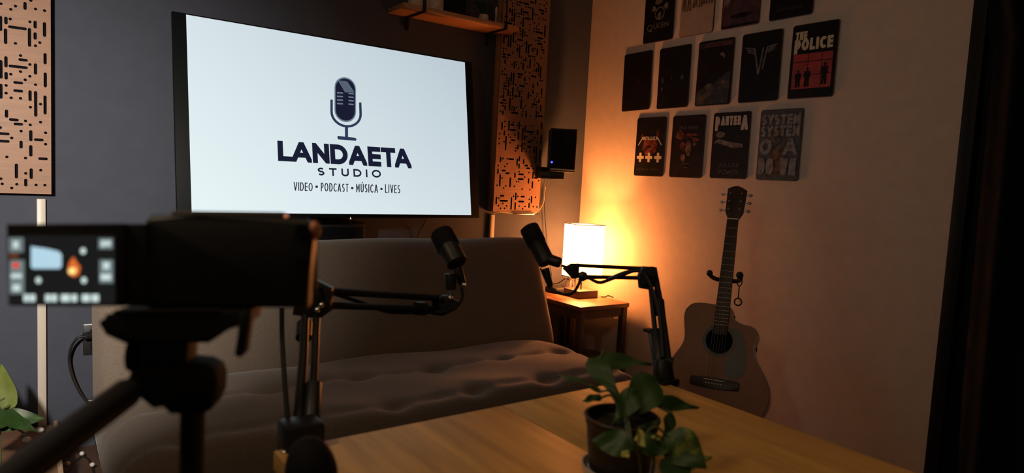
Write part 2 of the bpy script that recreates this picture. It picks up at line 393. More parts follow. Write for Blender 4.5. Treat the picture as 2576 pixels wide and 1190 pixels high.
def tvtext(name, txt, BLp, BRp, TRp, TLp, t, gap, m, ar):
    quad = [tvp(*p) for p in (BLp, BRp, TRp, TLp)]
    ps = lettering(txt, 0, 0, ar, 1.0, t, gap); ps = [[(p[0]/ar, p[1]) for p in pl] for pl in ps]
    b = MB(); b.flat(warp(ps, quad), TVM, 0.0024); return b.build(name, m, scr, recalc=False)
tvtext('title_lettering', 'LANDAETA', (699, 405), (1035, 424), (1031, 375.5), (697, 354), 0.25, 0.045, 'tv_navy', 6.9)
tvtext('subtitle_lettering', 'STUDIO', (799, 441.5), (958, 447.5), (957, 428), (798, 421.5), 0.215, 0.62, 'tv_navy', 8.6)
for txt, l, r_, y0a, y0b, ar in (('VIDEO', 738, 786, 479.5, 481, 2.05), ('PODCAST', 806.5, 876, 481.2, 483.5, 3.0), ('MÚSICA', 895, 950, 483.8, 485.2, 2.4), ('LIVES', 968, 1006, 485, 486.5, 1.75)):
    tvtext('services_lettering', txt, (l, y0a), (r_, y0b), (r_, y0b-20.5), (l, y0a-21.5), 0.105, 0.10, 'tv_text', ar)
for px, py in ((796, 470), (885.5, 473.2), (959, 475.6)): b = MB(); q = tvp(px, py); b.flat([ell(q[0], q[1], 0.0058, 0.0052, 14)], TVM, 0.0024); b.build('services_dot', 'tv_text', scr)
# microphone emblem: unit pixels of the photo mapped through the screen plane
def pp(pts): return [tvp(*p) for p in pts]
def caps(x, y0, y1, r, n=10, sk=0.11):
    o = []
    for k in range(n+1): a = math.radians(180+180*k/n); o.append((x+r*math.cos(a), y0+r*1.02*math.sin(a)))
    for k in range(n+1): a = math.radians(180*k/n); o.append((x+r*math.cos(a), y1+r*1.02*math.sin(a)))
    return [(p[0], p[1]+(p[0]-x)*sk) for p in o]
b = MB(); b.flat([pp(caps(868, 222, 280, 27))], TVM, 0.0020); b.build('emblem_outline', 'tv_grey', scr)
b = MB(); b.flat([pp(caps(868, 223, 279, 24.3))], TVM, 0.0024); b.build('emblem_capsule', 'tv_navy', scr)
b = MB()
for k in range(13):
    x0 = 850+k*3.0; b.flat([pp([(x0, 205+(x0-868)*.1), (x0+1.1, 204+(x0-868)*.1), (x0+19, 232), (x0+18, 233.5)])], TVM, 0.0027) if x0 < 872 else None
for yy in (234, 243, 252, 261): b.flat([pp([(847, yy-2), (862, yy-1), (862, yy+2.4), (847, yy+1.4)])], TVM, 0.0028); b.flat([pp([(876, yy-0.5), (889, yy+0.8), (889, yy+4.2), (876, yy+3)])], TVM, 0.0028)
b.build('emblem_grille', 'tv_grey', scr)
b = MB()
arc = [(833.5, 251)]+[(833.5, 278)]+[(870-36.5*math.cos(math.radians(a)), 281+33*math.sin(math.radians(a))+(0.10*(-36.5*math.cos(math.radians(a))))+4) for a in range(0, 181, 10)]+[(906.3, 280), (905.5, 258)]
b.flat([pp(q) for q in stroke(arc, 6.2)], TVM, 0.0024)
b.flat([pp([(867, 315), (875, 315.5), (875, 345), (867.3, 344)])], TVM, 0.0024)
b.flat([pp([(849, 342), (894, 347), (896.5, 352), (894, 354.5), (850, 351), (848, 346)])], TVM, 0.0024)
b.build('emblem_stand', 'tv_navy2', scr)

# ------------------------------------------------------------ slotted panels
LEFTD = [(165,3),(83,33),(58,50),(190,48),(238,57),(5,20),(55,102),(160,117),(213,228),(190,245),(83,232),(110,297),(160,345),(110,383),(58,397),(160,408),(135,427),(33,457),(190,453),(33,498),(60,523),(110,526),(163,573),(217,557),(137,647),(162,668),(217,653),(113,701),(63,738),(244,710),(244,771),(37,839),(137,845),(138,927),(218,910),(12,983),(63,1005),(90,985),(193,989),(240,990)]
LEFTB = [(134,18,134,45),(3,92,3,158),(32,97,32,123),(52,143,135,155),(158,157,158,243),(188,118,188,145),(238,126,238,190),(30,160,30,228),(188,180,188,205),(107,318,140,323),(241,291,241,337),(32,308,32,353),(55,353,140,362),(190,346,190,392),(5,328,5,413),(33,392,33,418),(242,395,242,460),(80,442,115,443),(80,486,115,486),(5,455,5,520),(161,490,161,533),(191,494,191,617),(241,518,241,605),(35,593,35,622),(57,640,92,641),(82,662,115,665),(0,714,43,716),(0,754,43,756),(165,703,165,748),(190,747,225,748),(113,760,113,787),(165,783,165,830),(213,848,247,850),(88,882,88,947),(32,903,68,904),(8,943,68,944),(167,907,167,950),(138,963,138,990)]
RIGHTD = [(185,95),(265,105),(300,130),(340,135),(440,140),(138,208),(220,218),(278,222),(238,243),(390,237),(430,215),(133,255),(178,285),(133,303),(235,292),(445,268),(467,245),(485,292),(328,325),(370,305),(290,343),(368,352),(287,370),(384,377),(421,381),(345,43),(425,43),(456,430),(168,442),(207,444),(207,492),(123,508),(185,516),(432,512),(450,537),(490,517),(320,565),(412,573),(507,579),(160,624),(372,615),(295,657),(315,658),(502,648),(113,692),(175,718),(195,697),(274,702),(347,728),(420,733),(130,813),(267,795),(307,797),(473,804),(415,824),(167,861),(126,883),(145,908),(183,908),(203,885),(320,888),(353,912),(375,890),(451,892),(486,895),(185,143)]
RIGHTB = [(250,10,305,18),(168,0,168,25),(480,0,480,60),(385,0,385,50),(160,110,160,165),(224,95,224,175),(243,127,267,127),(240,173,280,177),(320,105,320,163),(375,140,375,190),(393,190,452,194),(353,160,353,262),(314,200,314,256),(182,185,182,218),(195,237,195,358),(250,270,277,271),(372,232,372,260),(405,286,430,287),(346,300,346,375),(308,318,308,350),(402,331,427,332),(460,335,460,385),(479,338,479,480),(514,368,514,465),(530,110,530,160),(525,230,525,300),(490,180,490,215),(225,447,266,449),(146,433,146,467),(322,428,322,460),(301,450,301,504),(361,455,361,485),(319,497,319,530),(222,518,285,520),(375,507,398,508),(392,534,416,534),(163,554,188,554),(121,545,121,578),(198,579,223,580),(140,597,140,695),(280,582,280,615),(317,589,357,590),(313,635,355,635),(235,626,235,702),(449,572,449,625),(465,623,490,623),(407,635,407,668),(443,662,443,715),(476,737,500,737),(146,790,172,790),(288,768,288,822),(340,798,365,799),(379,772,379,848),(435,799,435,852),(106,806,106,862),(146,837,208,838),(246,812,246,912),(318,844,360,844),(412,864,412,896),(282,860,282,914)]
YP = 2.905                                    # front face of the panels
def segdist(a, b):
    def pd(p, s):
        x0, y0, x1, y1 = s; dx, dy = x1-x0, y1-y0; L = dx*dx+dy*dy
        t = 0 if L == 0 else max(0, min(1, ((p[0]-x0)*dx+(p[1]-y0)*dy)/L)); return math.hypot(p[0]-x0-t*dx, p[1]-y0-t*dy)
    return min(pd(a[:2], b), pd(a[2:], b), pd(b[:2], a), pd(b[2:], a))
def panel(name, label, x0, x1, z0, z1, traced, free, r=0.0047):
    t = thing(name, label, 'acoustic panel', ((x0+x1)/2, YB, z0))
    slots = []
    def add(s):
        if not (x0+0.007 < min(s[0], s[2])-r and max(s[0], s[2])+r < x1-0.007 and z0+0.007 < min(s[1], s[3])-r and max(s[1], s[3])+r < z1-0.007): return
        for q in slots:
            if segdist(s, q) < 2*r+0.0018: return
            ax, az = s[0] == s[2], q[0] == q[2]
            if ax != az:
                v, h = (s, q) if ax else (q, s)
                if min(h[0], h[2])-r*2.2 < v[0] < max(h[0], h[2])+r*2.2 and min(v[1], v[3])-r*2.2 < h[1] < max(v[1], v[3])+r*2.2 and (h[0] != h[2]): return
        slots.append(s)
    for s in traced: add(s)
    rr = random.Random(x0); p = 0.0145
    fx0, fx1, fz0, fz1 = free
    for k in range(1100):
        i = rr.randrange(int((fx1-fx0)/p)+1); j = rr.randrange(int((fz1-fz0)/p)+1)
        if len(slots) > (x1-x0)*(z1-z0)*1000: break
        x, z = fx0+i*p, fz0+j*p; u = rr.random()
        if u < .5: add((x, z, x, z))
        elif u < .78: add((x, z, x, z+p*rr.choice((1, 2, 3, 4))*.95))
        else: add((x, z, x+p*rr.choice((1, 2, 3))*.95, z))
    loops = [[(x0, z0), (x1, z0), (x1, z1), (x0, z1)]]
    for a, c, d, e in slots:
        if a > d or c > e: a, c, d, e = d, e, a, c
        th = 0 if a != d or c == e and a != d else 90
        if c == e and a == d: loops.append(ell(a, c, r*1.02, r*1.02, 10)); continue
        vert = abs(e-c) > abs(d-a); o = []
        if vert: c1, c2 = (a, c), (a, e); st = 180
        else: c1, c2 = (a, c), (d, c); st = 90
        for k in range(6): g = math.radians(st+180*k/5); o.append((c1[0]+r*math.cos(g), c1[1]+r*math.sin(g)))
        for k in range(6): g = math.radians(st+180+180*k/5); o.append((c2[0]+r*math.cos(g), c2[1]+r*math.sin(g)))
        loops.append(o)
    flatv = [q for l in loops for q in l]
    tris = tessellate_polygon([[Vector((q[0], q[1], 0)) for q in l] for l in loops])
    b = MB(); fv = [b.bm.verts.new((q[0], YP, q[1])) for q in flatv]; bv = [b.bm.verts.new((q[0], YP+0.012, q[1])) for q in flatv]
    for a, c, d in tris:
        try: b.bm.faces.new((fv[a], fv[c], fv[d])); b.bm.faces.new((bv[d], bv[c], bv[a]))
        except ValueError: pass
    k = 0
    for l in loops:
        n = len(l)
        for i in range(n):
            try:
                f_ = b.bm.faces.new((fv[k+i], fv[k+(i+1) % n], bv[k+(i+1) % n], bv[k+i])); f_.material_index = 1 if k else 0
            except ValueError: pass
        k += n
    b.build('slotted_board', 'panel_wood', t, ang=0.5).data.materials.append(M['hole_shade'])  # slot walls coloured dark in place of the shade inside them
    b = MB(); b.box(((x0+x1)/2, YP+0.016, (z0+z1)/2), (x1-x0-0.006, 0.006, z1-z0-0.006)); b.build('felt_backing', 'hole_shade', t)
    b = MB(); d = YB-YP-0.012
    for xx in (x0+0.008, x1-0.008): b.box((xx, YB-0.021, (z0+z1)/2), (0.016, 0.040, z1-z0), bev=0.001)
    for zz in (z0+0.008, z1-0.008): b.box(((x0+x1)/2, YB-0.021, zz), (x1-x0-0.034, 0.040, 0.016), bev=0.001)
    b.build('side_frame', 'shelf_wood', t)
    return t
def tr(lst, sc, ox, oy, bars):
    o = []
    for e in lst:
        if bars:
            a = V(ox+e[0]/sc, oy+e[1]/sc, y=YP); c = V(ox+e[2]/sc, oy+e[3]/sc, y=YP)
            if abs(e[0]-e[2]) < abs(e[1]-e[3]): m = (a.x+c.x)/2; o.append((m, min(a.z, c.z), m, max(a.z, c.z)))
            else: m = (a.z+c.z)/2; o.append((min(a.x, c.x), m, max(a.x, c.x), m))
        else:
            a = V(ox+e[0]/sc, oy+e[1]/sc, y=YP); o.append((a.x, a.z, a.x, a.z))
    return o
lx1 = V(128.5, 300, y=YP).x; lz0 = V(100, 488, y=YP).z
panel('sound_diffuser', 'bright slotted wooden acoustic panel left of the television', lx1-0.31, lx1, lz0, lz0+1.2,
      tr(LEFTB, 2.125, 0, 0, True)+tr(LEFTD, 2.125, 0, 0, False), (lx1-0.30, V(0, 300, y=YP).x-0.012, lz0+0.02, lz0+1.18))
rx0, rx1, rz0 = V(1241, 515, y=YP).x, V(1356.5, 515, y=YP).x, V(1300, 533.5, y=YP).z
panel('sound_diffuser', 'slotted wooden acoustic panel right of the television, half in shadow', rx0, rx1, rz0, rz0+1.2,
      tr(RIGHTB, 3.718, 1220, 280, True)+tr(RIGHTD, 3.718, 1220, 280, False), (rx0+0.014, rx1-0.014, V(1300, 285, y=YP).z, rz0+1.18))

# cable trunking on the back wall
def strip(px, py0, py1, wd, label):
    a = V(px, py0, y=YB-0.012); z1 = a.z; z0 = 0.02 if py1 is None else V(px, py1, y=YB-0.012).z
    b = MBo((a.x, YB, z0)); b.box((a.x, YB-0.009, (z0+z1)/2), (wd, 0.017, z1-z0), bev=0.003); return tag(b.build('cable_trunking', 'conduit'), label, 'cable trunking')
strip(103.5, 500, None, 0.027, 'cream cable trunking running down below the bright left panel')
strip(1239, 540, None, 0.026, 'cream cable trunking running down behind the sofa below the right panel')
# wire sagging under the right panel
b = MB(); b.tube(smooth_path([V(1241, 536, y=YB-0.01), V(1262, 534, y=YB-0.03), V(1300, 537, y=YB-0.035), V(1345, 536, y=YB-0.03), V(1362, 520, y=YB-0.012), V(1368, 504, y=YB-0.01), V(1372, 470, y=YB-0.01)]), 0.0028)
tag(b.build('wire', 'conduit'), 'pale wire sagging under the right slotted panel', 'wire')
b = MBo(V(1318, 537, y=YB-0.05)); q = V(1318, 538, y=YB-0.055); b.box(q, (0.125, 0.03, 0.008), bev=0.003); tag(b.build('light_bar', 'steel'), 'slim metal bar under the bottom edge of the right slotted panel', 'light bar')

# ------------------------------------------------------------ shelf with its things
SX0, SX1, SYF, SZ = 1.352, 1.985, 2.79, H+0.742
b = MBo(((SX0+SX1)/2, YB, SZ)); b.box(((SX0+SX1)/2, (YB+SYF)/2, SZ+0.011), (SX1-SX0, YB-SYF-0.002, 0.022), bev=0.002)
shelf = b.build('wall_shelf', 'shelf_wood'); tag(shelf, 'orange wooden shelf on the wall above the television', 'shelf')
for px in (1045, 1230):
    x = V(px-12, 40 if px < 1100 else 86, z=SZ).x
    b = MB(); b.box((x, (YB+SYF)/2-0.002, SZ-0.003), (0.016, YB-SYF, 0.004)); b.box((x, SYF-0.004, SZ+0.010), (0.016, 0.004, 0.03))
    b.box((x, YB-0.004, SZ-0.03), (0.016, 0.006, 0.06))
    b.tube([(x, SYF-0.004, SZ+0.02), (x, SYF-0.004, SZ+0.20), (x, YB-0.012, SZ+0.36)], 0.004, 8); b.build('shelf_bracket', 'black_metal', shelf)
def lat(name, prof, c, m, label, cat):
    b = MBo(c); b.lathe(prof, Matrix.Translation(Vector(c)), 28); return tag(b.build(name, m), label, cat)
zt = SZ+0.0225
c = V(1044, 25, y=2.87); lat('ceramic_vase', [(.030, 0), (.034, .004), (.036, .08), (.034, .13), (.028, .15), (.024, .15), (.022, .02)], (c.x, 2.87, zt), 'ceramic', 'beige round ceramic vase at the near end of the wall shelf', 'vase')
c = V(1088, 20, y=2.86)
b = MBo((c.x+.012, 2.86, zt)); b.box((c.x+.012, 2.86, zt+.036), (.062, .062, .071), rot=Matrix.Rotation(.55, 3, 'Z'), bev=.008, seg=3); tag(b.build('stone_block', 'paper_white'), 'rough white block ornament on the wall shelf beside the vase', 'ornament')
c = V(1216, 58, y=2.87)
pp_ = thing('small_pot', 'small round white pot holding a dark plant on the wall shelf', 'potted plant', (c.x, 2.87, zt))
b = MB(); b.lathe([(.016, 0), (.021, .006), (.025, .022), (.023, .038), (.020, .042), (.017, .040), (.016, .03)], Matrix.Translation((c.x, 2.87, zt)), 24); b.build('pot', 'ceramic', pp_)
b = MB()
for k in range(26):
    a = rnd.random()*6.28; l = .06+.05*rnd.random(); p0 = Vector((c.x, 2.87, zt+.036)); p1 = p0+Vector((math.cos(a)*l*.5, math.sin(a)*l*.4, l*.75)); p2 = p0+Vector((math.cos(a)*l*1.0, math.sin(a)*l*.6, l*.7))
    b.tube([p0, p1, p2], [.002, .004, .0005], 5)
b.build('foliage', 'leaf_dark', pp_)
c = V(1248, 36, y=2.84); b = MBo((c.x, 2.84, zt)); b.lathe([(.004, 0), (.006, .01), (.0035, .02), (.0035, .045), (.006, .05), (.007, .075), (.003, .085)], Matrix.Translation((c.x, 2.84, zt)), 12)
tag(b.build('figurine', 'ceramic'), 'tiny pale figurine at the far end of the wall shelf', 'figurine')
c = V(1130, 30, y=2.88); b = MBo((c.x+.02, 2.88, zt)); b.box((c.x+.025, 2.90, zt+.075), (.13, .05, .149), bev=.004); tag(b.build('dark_box', 'black_matte'), 'dark box standing mid shelf behind the white block ornament', 'box')

# ------------------------------------------------------------ box under the TV, hanging wires
b0 = V(795, 556, y=2.80); b1 = V(921, 556, y=2.80)
bx = thing('media_box', 'black box fixed to the wall beneath the television, half behind the sofa', 'media box', ((b0.x+b1.x)/2, YB, H-.42))
b = MB(); b.box(((b0.x+b1.x)/2, 2.88, H-.34), (b1.x-b0.x, .15, .24), bev=.004); b.build('case', 'black', bx)
b = MB(); b.box(((b0.x+b1.x)/2, 2.803, H-.34), (b1.x-b0.x-.02, .004, .20), bev=.002); b.build('front_panel', 'black_gloss', bx)
b = MB(); b.tube(smooth_path([V(1078, 535, y=2.90), V(1066, 565, y=2.93), V(1052, 590, y=2.95), V(1046, 640, y=2.95)]), .0022); tag(b.build('wire', 'rubber'), 'thin dark wire dropping from the television behind the sofa', 'wire')

# wall speaker
sc_ = V(1416, 378, y=2.73)
fx = CR*1.0; fx = Vector((CR.x, CR.y, 0)).normalized(); fy = Vector((0, 0, 1)); SM = frame(sc_, fx, fy)
sp = thing('wall_speaker', 'small black wall speaker with a blue light beside the lamp corner', 'speaker', (sc_.x, sc_.y, sc_.z-.115))
b = MB(); b.box((0, 0, -.095), (.139, .224, .19), bev=.004, m=SM); b.build('cabinet', 'black', sp)
b = MB(); b.box((0, .004, .0065), (.128, .204, .004), bev=.002, m=SM); b.build('grille', 'black_matte', sp)
b = MB(); b.lathe([(.044, 0), (.040, .004), (.036, .002), (.012, -.006), (.002, -.003)], SM @ Matrix.Translation((0, -.03, .009)), 24); b.build('woofer', 'black_matte', sp)
b = MB(); b.lathe([(.016, 0), (.012, .004), (.002, .005)], SM @ Matrix.Translation((0, .055, .009)), 20); b.build('tweeter', 'black_matte', sp)
q = V(1388, 408, y=2.60); q = SM.inverted() @ onplane(1388, 408, SM @ Vector((0, 0, .012)), SM.to_3x3().col[2])
b = MB(); b.sphere((q.x, q.y, .010), .0058, m=SM, u=12, v=8); b.build('power_light', glow('blue light', (0.035, 0.05, 1.0), 5), sp)
b = MB(); b.box((.005, -.100, .011), (.128, .005, .008), bev=.001, m=SM); b.build('trim_strip', 'steel', sp)
b = MB(); b.box((-.045, -.133, -.07), (.125, .040, .10), bev=.006, m=SM); a = SM @ Vector((-.06, -.13, -.10)); b.box((a.x-.02, (a.y+YB)/2+.01, a.z+.01), (.05, YB-a.y-.02, .06), bev=.004); b.box((a.x-.02, YB-.006, a.z+.01), (.09, .011, .11), bev=.003)
b.build('wall_bracket', 'black', sp)
b = MB(); b.tube(smooth_path([V(1381, 452, y=2.90), V(1374, 475, y=2.93), V(1370, 520, y=2.94), V(1373, 570, y=2.94), V(1379, 640, y=2.93), V(1388, 690, y=2.88), V(1391, 712, y=2.84), V(1405, 712, y=2.80), V(1424, 699, y=2.76)]), .0026)
tag(b.build('cable', 'rubber'), 'thin dark cable dropping from the wall speaker to the side table', 'cable')
b = MB(); b.tube(smooth_path([V(1371, 452, y=2.92), V(1364, 480, y=2.94), V(1358, 515, y=2.945), V(1352, 540, y=2.95)]), .0022); tag(b.build('cable', 'rubber'), 'short dark cable running from the speaker bracket behind the slotted panel', 'cable')

# ------------------------------------------------------------ metal posters
PW, PH_ = 0.200, 0.3025
PXS = XR-0.006
def pm(y, z, t):
    o = Vector((PXS, y, H+z)); s, c = math.sin(t), math.cos(t)
    return frame(o, Vector((0, -c, s)), Vector((0, -s, c)))       # x towards image right, y up, z into the room
def poster(label, y, z, t, base, draws):
    m = pm(y, z, t); r = thing('metal_poster', label, 'poster', tuple(m.translation), 'metal posters on the beige wall')
    b = MB(); b.prism(rrect(PW, PH_, .011), m, -.0045, .0, bev=.0006); b.build('plate', 'poster_rim', r)
    b = MB(); b.flat([rrect(PW-.004, PH_-.004, .010)], m, .0006); b.build('print', base, r)
    z0 = .0011
    for nm, mm, polys in draws:
        b = MB(); b.flat(polys, m, z0); b.build(nm, mm, r, recalc=False); z0 += .0002+len(polys)*6e-6
    return r
def blob(cx, cy, rx, ry, n=16, j=.25, seed=0):
    q = random.Random(seed+cx*99+cy*37); return [(cx+rx*math.cos(2*math.pi*k/n)*(1-j*q.random()), cy+ry*math.sin(2*math.pi*k/n)*(1-j*q.random())) for k in range(n)]
def rect(x0, y0, x1, y1): return [(x0, y0), (x1, y0), (x1, y1), (x0, y1)]
def fig(x, y, h, s=1):   # plain standing figure silhouette
    w = h*.16*s
    return [ell(x, y+h*.92, h*.075, h*.085, 10), [(x-w, y+h*.52), (x-w*.9, y+h*.82), (x+w*.9, y+h*.82), (x+w, y+h*.52), (x+w*.6, y+h*.45), (x-w*.6, y+h*.45)], [(x-w*.8, y), (x-w*.15, y), (x+w*.05, y+h*.47), (x-w*.65, y+h*.47)], [(x+w*.15, y), (x+w*.8, y), (x+w*.65, y+h*.47), (x-w*.05, y+h*.47)]]
def cross(x, y, a, w): return [rect(x-a, y-w, x-w, y+w), rect(x-w, y-a, x+w, y+a), rect(x+w, y-w, x+a, y+w)]
row4, row3, row2 = .2124, .5534, .8944
# bottom row
poster('black poster with METALLICA lettering above white crosses, bottom row', 2.4415, .2120, -.0065, 'ink_dark', [
  ('red_artwork', 'ink_rust', [blob(0, .0, .058, .050, 18, .2), blob(.052, .070, .014, .020, 10, .4), blob(-.055, .055, .010, .016, 10, .4)]),
  ('dark_artwork', 'ink_dark', [blob(-.004, .000, .020, .007, 12, .3), rect(-.055, -.052, .055, -.044)]),
  ('cross_artwork', 'ink_gold', cross(-.060, -.055, .024, .0075)+cross(0, -.055, .024, .0075)+cross(.062, -.055, .024, .0075)),
  ('lettering', 'ink_white', lettering('METALLICA', -.050, .034, .100, .018, .22, .12)+[q for q in stroke([(-.050, .050), (-.056, .040), (-.080, .008)], .006)]+[q for q in stroke([(.050, .050), (.056, .040), (.080, .008)], .006)]),
  ('footer_lettering', 'ink_faint', lettering('MASTER OF PUPPETS', -.080, -.122, .155, .010, .2, .3))])
poster('black poster with warm blotchy face like artwork, bottom row', 2.1986, .2108, -.0036, 'ink_maroon', [
  ('lettering', 'ink_faint', lettering('DREAM THEATER', -.055, .083, .115, .016, .2, .15)),
  ('rust_artwork', 'ink_rust', [blob(-.045, .055, .035, .028, 12, .4), blob(.01, .05, .03, .022, 12, .5), blob(.05, .03, .03, .014, 12, .5), blob(.045, .055, .03, .008, 10, .5), blob(-.02, .0, .03, .03, 12, .5)]),
  ('pale_artwork', 'ink_sepia', [blob(.012, -.01, .020, .045, 14, .3), blob(-.018, -.055, .018, .022, 12, .3), blob(.045, .01, .016, .008, 10, .4), blob(-.06, .06, .010, .022, 8, .4)]),
  ('footer_artwork', 'ink_faint', [rect(-.02, -.085, .02, -.080), rect(-.014, -.105, .014, -.100)])])
poster('black poster with large white PANTERA lettering, bottom row', 1.9516, .2131, .0035, 'ink_dark', [
  ('lettering', 'ink_white', [p for p in lettering('P', -.088, .068, .026, .066, .24, .1)]+lettering('ANTER', -.056, .092, .108, .042, .26, .07)+lettering('A', .054, .068, .036, .066, .24, .1)),
  ('pale_artwork', 'ink_pale', [blob(-.055, .050, .028, .016, 14, .2), [(-.085, .018), (-.060, .030), (-.01, .018), (.07, .006), (.072, -.010), (.02, -.012), (-.04, .004), (-.07, .012)], [(-.088, .010), (-.070, .028), (-.064, .022), (-.080, .010)]]),
  ('footer_lettering', 'ink_faint', lettering('VULGAR', -.055, -.100, .115, .020, .14, .12)+lettering('POWER', -.050, -.132, .105, .022, .14, .12))])
def letters_row(words, x0, y, h, t, mm):
    out = []
    for wd, xa, wdt in words: out += lettering(wd, xa, y, wdt, h, t, .07)
    return out
poster('grey stone textured poster filled with SYSTEM OF A DOWN lettering', 1.7015, .2124, 0, 'ink_greydark', [
  ('hand_artwork', 'ink_sepia', [blob(.0, -.045, .042, .060, 16, .3), [(-.042, .015), (-.030, .075), (-.018, .075), (-.018, .01)], [(-.01, .02), (-.002, .09), (.010, .09), (.012, .02)], [(.024, .0), (.046, .06), (.056, .055), (.040, -.02)], [(-.03, -.09), (.02, -.09), (.0, -.135), (-.05, -.135)]]),
  ('lettering', 'ink_grey', letters_row([('SYSTEM', -.092, .184)], 0, .086, .044, .26, 0)+letters_row([('SYSTEM', -.092, .184)], 0, .036, .046, .25, 0)+letters_row([('O', -.092, .060), ('A', .022, .066)], 0, -.042, .068, .26, 0)+letters_row([('DO', -.092, .075), ('WN', .010, .078)], 0, -.128, .072, .24, 0)),
  ('header_artwork', 'ink_faint', [rect(-.06, .138, .06, .142)])])
# middle row
poster('plain black poster, leftmost of the middle row', 2.5655, .5545, .0132, 'ink_dark', [
  ('faint_artwork', 'ink_maroon', [rect(-.065, .045, .07, .049), blob(.02, -.01, .03, .02, 10, .5)])])
poster('black poster with faint pale smudges, second in the middle row', 2.3151, .5531, .0074, 'ink_dark', [
  ('faint_artwork', 'ink_faint', [blob(.055, -.005, .014, .018, 10, .5), blob(-.07, -.01, .012, .02, 10, .5), blob(-.01, .0, .006, .012, 8, .5), blob(-.07, -.05, .010, .014, 8, .5)])])
poster('dark poster with brown mottled crowd artwork, third in the middle row', 2.0698, .5526, -.0049, 'ink_maroon', [
  ('title_band', 'ink_plum', [rect(-.090, .118, .090, .140)]),
  ('lettering', 'ink_rust', lettering('IRON MAIDEN', -.080, .121, .160, .015, .2, .12)),
  ('crowd_artwork', 'ink_brown', [[(-.094, -.145), (.090, -.145), (.094, .0), (.06, -.01), (.03, -.03), (0, -.05), (-.03, -.05), (-.094, -.085)]]),
  ('pale_artwork', 'ink_pale', [blob(.038, .082, .018, .016, 8, .7), blob(.05, .07, .008, .016, 8, .6)]),
  ('gold_artwork', 'ink_sepia', [blob(-.06, -.13, .025, .012, 10, .5), blob(.05, -.05, .03, .012, 10, .6), blob(-.03, -.1, .03, .01, 10, .6)])])
wing = []
for s in (-1, 1):
    for k, (ln, yy) in enumerate(((.048, .083), (.040, .073), (.032, .063))):
        x0 = .032*s + s*.001*k; wing += [[(x0, yy-.012+.006), (x0+s*ln, yy+.004), (x0+s*ln, yy+.0105), (x0-s*.002, yy-.012+.0125)]]
vh = stroke([(-.032, .082), (-.006, -.032)], .0085)+stroke([(.012, .082), (-.006, -.032)], .0075)+stroke([(.031, .082), (.013, -.010)], .0075)+[rect(.000, .026, .024, .033)]
poster('black poster with a winged white VH emblem', 1.8268, .5534, .0006, 'ink_dark', [
  ('emblem', 'ink_pale', wing+vh), ('footer_artwork', 'ink_maroon', [rect(-.03, -.088, .03, -.082)])])
poster('poster with white THE POLICE lettering over a red picture', 1.5815, .5538, -.0064, 'ink_dark', [
  ('red_artwork', 'ink_red', [rect(-.086, -.112, .086, .030)]),
  ('line_artwork', 'ink_maroon', [rect(-.086, -.004, .086, -.001), rect(-.020, -.112, -.018, .03), rect(.040, -.112, .042, .03), rect(-.086, -.058, .086, -.056)]),
  ('figure_artwork', 'ink_maroon', fig(-.058, -.105, .070, 1.3)+fig(-.018, -.105, .078, 1.2)+fig(.056, -.100, .088, 1.1)),
  ('lettering', 'ink_gold', lettering('THE', -.084, .088, .052, .034, .26, .07)+lettering('P', -.086, .032, .028, .058, .27, .05)+lettering('OLICE', -.054, .044, .136, .048, .26, .07))])
# top row, cut by the frame
poster('black poster with faded QUEEN lettering and crest, top row', 2.4400, row2, 0, 'ink_dark', [
  ('crest_artwork', 'ink_pale', stroke(ell(.005, -.010, .030, .030, 16)+[(.035, -.010)], .006)+[blob(.005, -.020, .014, .022, 10, .4), blob(-.04, .02, .02, .02, 8, .6), blob(.045, .02, .02, .02, 8, .6), blob(.0, .06, .04, .03, 10, .6)]),
  ('lettering', 'ink_pale', lettering('Q', -.074, -.094, .036, .036, .13, .1)+lettering('UEEN', -.032, -.083, .100, .024, .16, .16))])
figs = []
for k, xx in enumerate((-.080, -.050, -.015, .018, .046, .078)): figs += fig(xx, -.030-.006*(k % 2)+.004*k, .115+.008*(k % 3), .85)
poster('tan poster with a row of small dark standing figures, top row', 2.1970, row2, 0, 'ink_tan', [('figure_artwork', 'ink_sepia', figs)])
poster('dark plum poster with ragged pale streaks, top row', 1.9510, row2, 0, 'ink_plum', [
  ('pale_artwork', 'ink_pale', [[(-.092, -.065), (-.080, -.04), (-.07, -.06), (-.055, -.02), (-.06, .06), (-.092, .06)]]+[[(x, -.045+.03*rnd.random()), (x+.008, .06), (x-.008, .06)] for x in (-.03, -.01, .01, .035, .06, .08)]),
  ('lower_artwork', 'ink_maroon', [rect(-.094, -.147, .094, -.138), blob(.0, -.10, .07, .012, 12, .4)])])
poster('black poster with faint handwriting, top row rightmost', 1.7010, row2, 0, 'ink_dark', [
  ('handwriting', 'ink_faint', [q for k in range(7) for q in stroke([(-.066+.018*k, -.116), (-.062+.018*k, -.104+.004*(k % 3)), (-.057+.018*k, -.116), (-.052+.018*k, -.108)], .0022)])])

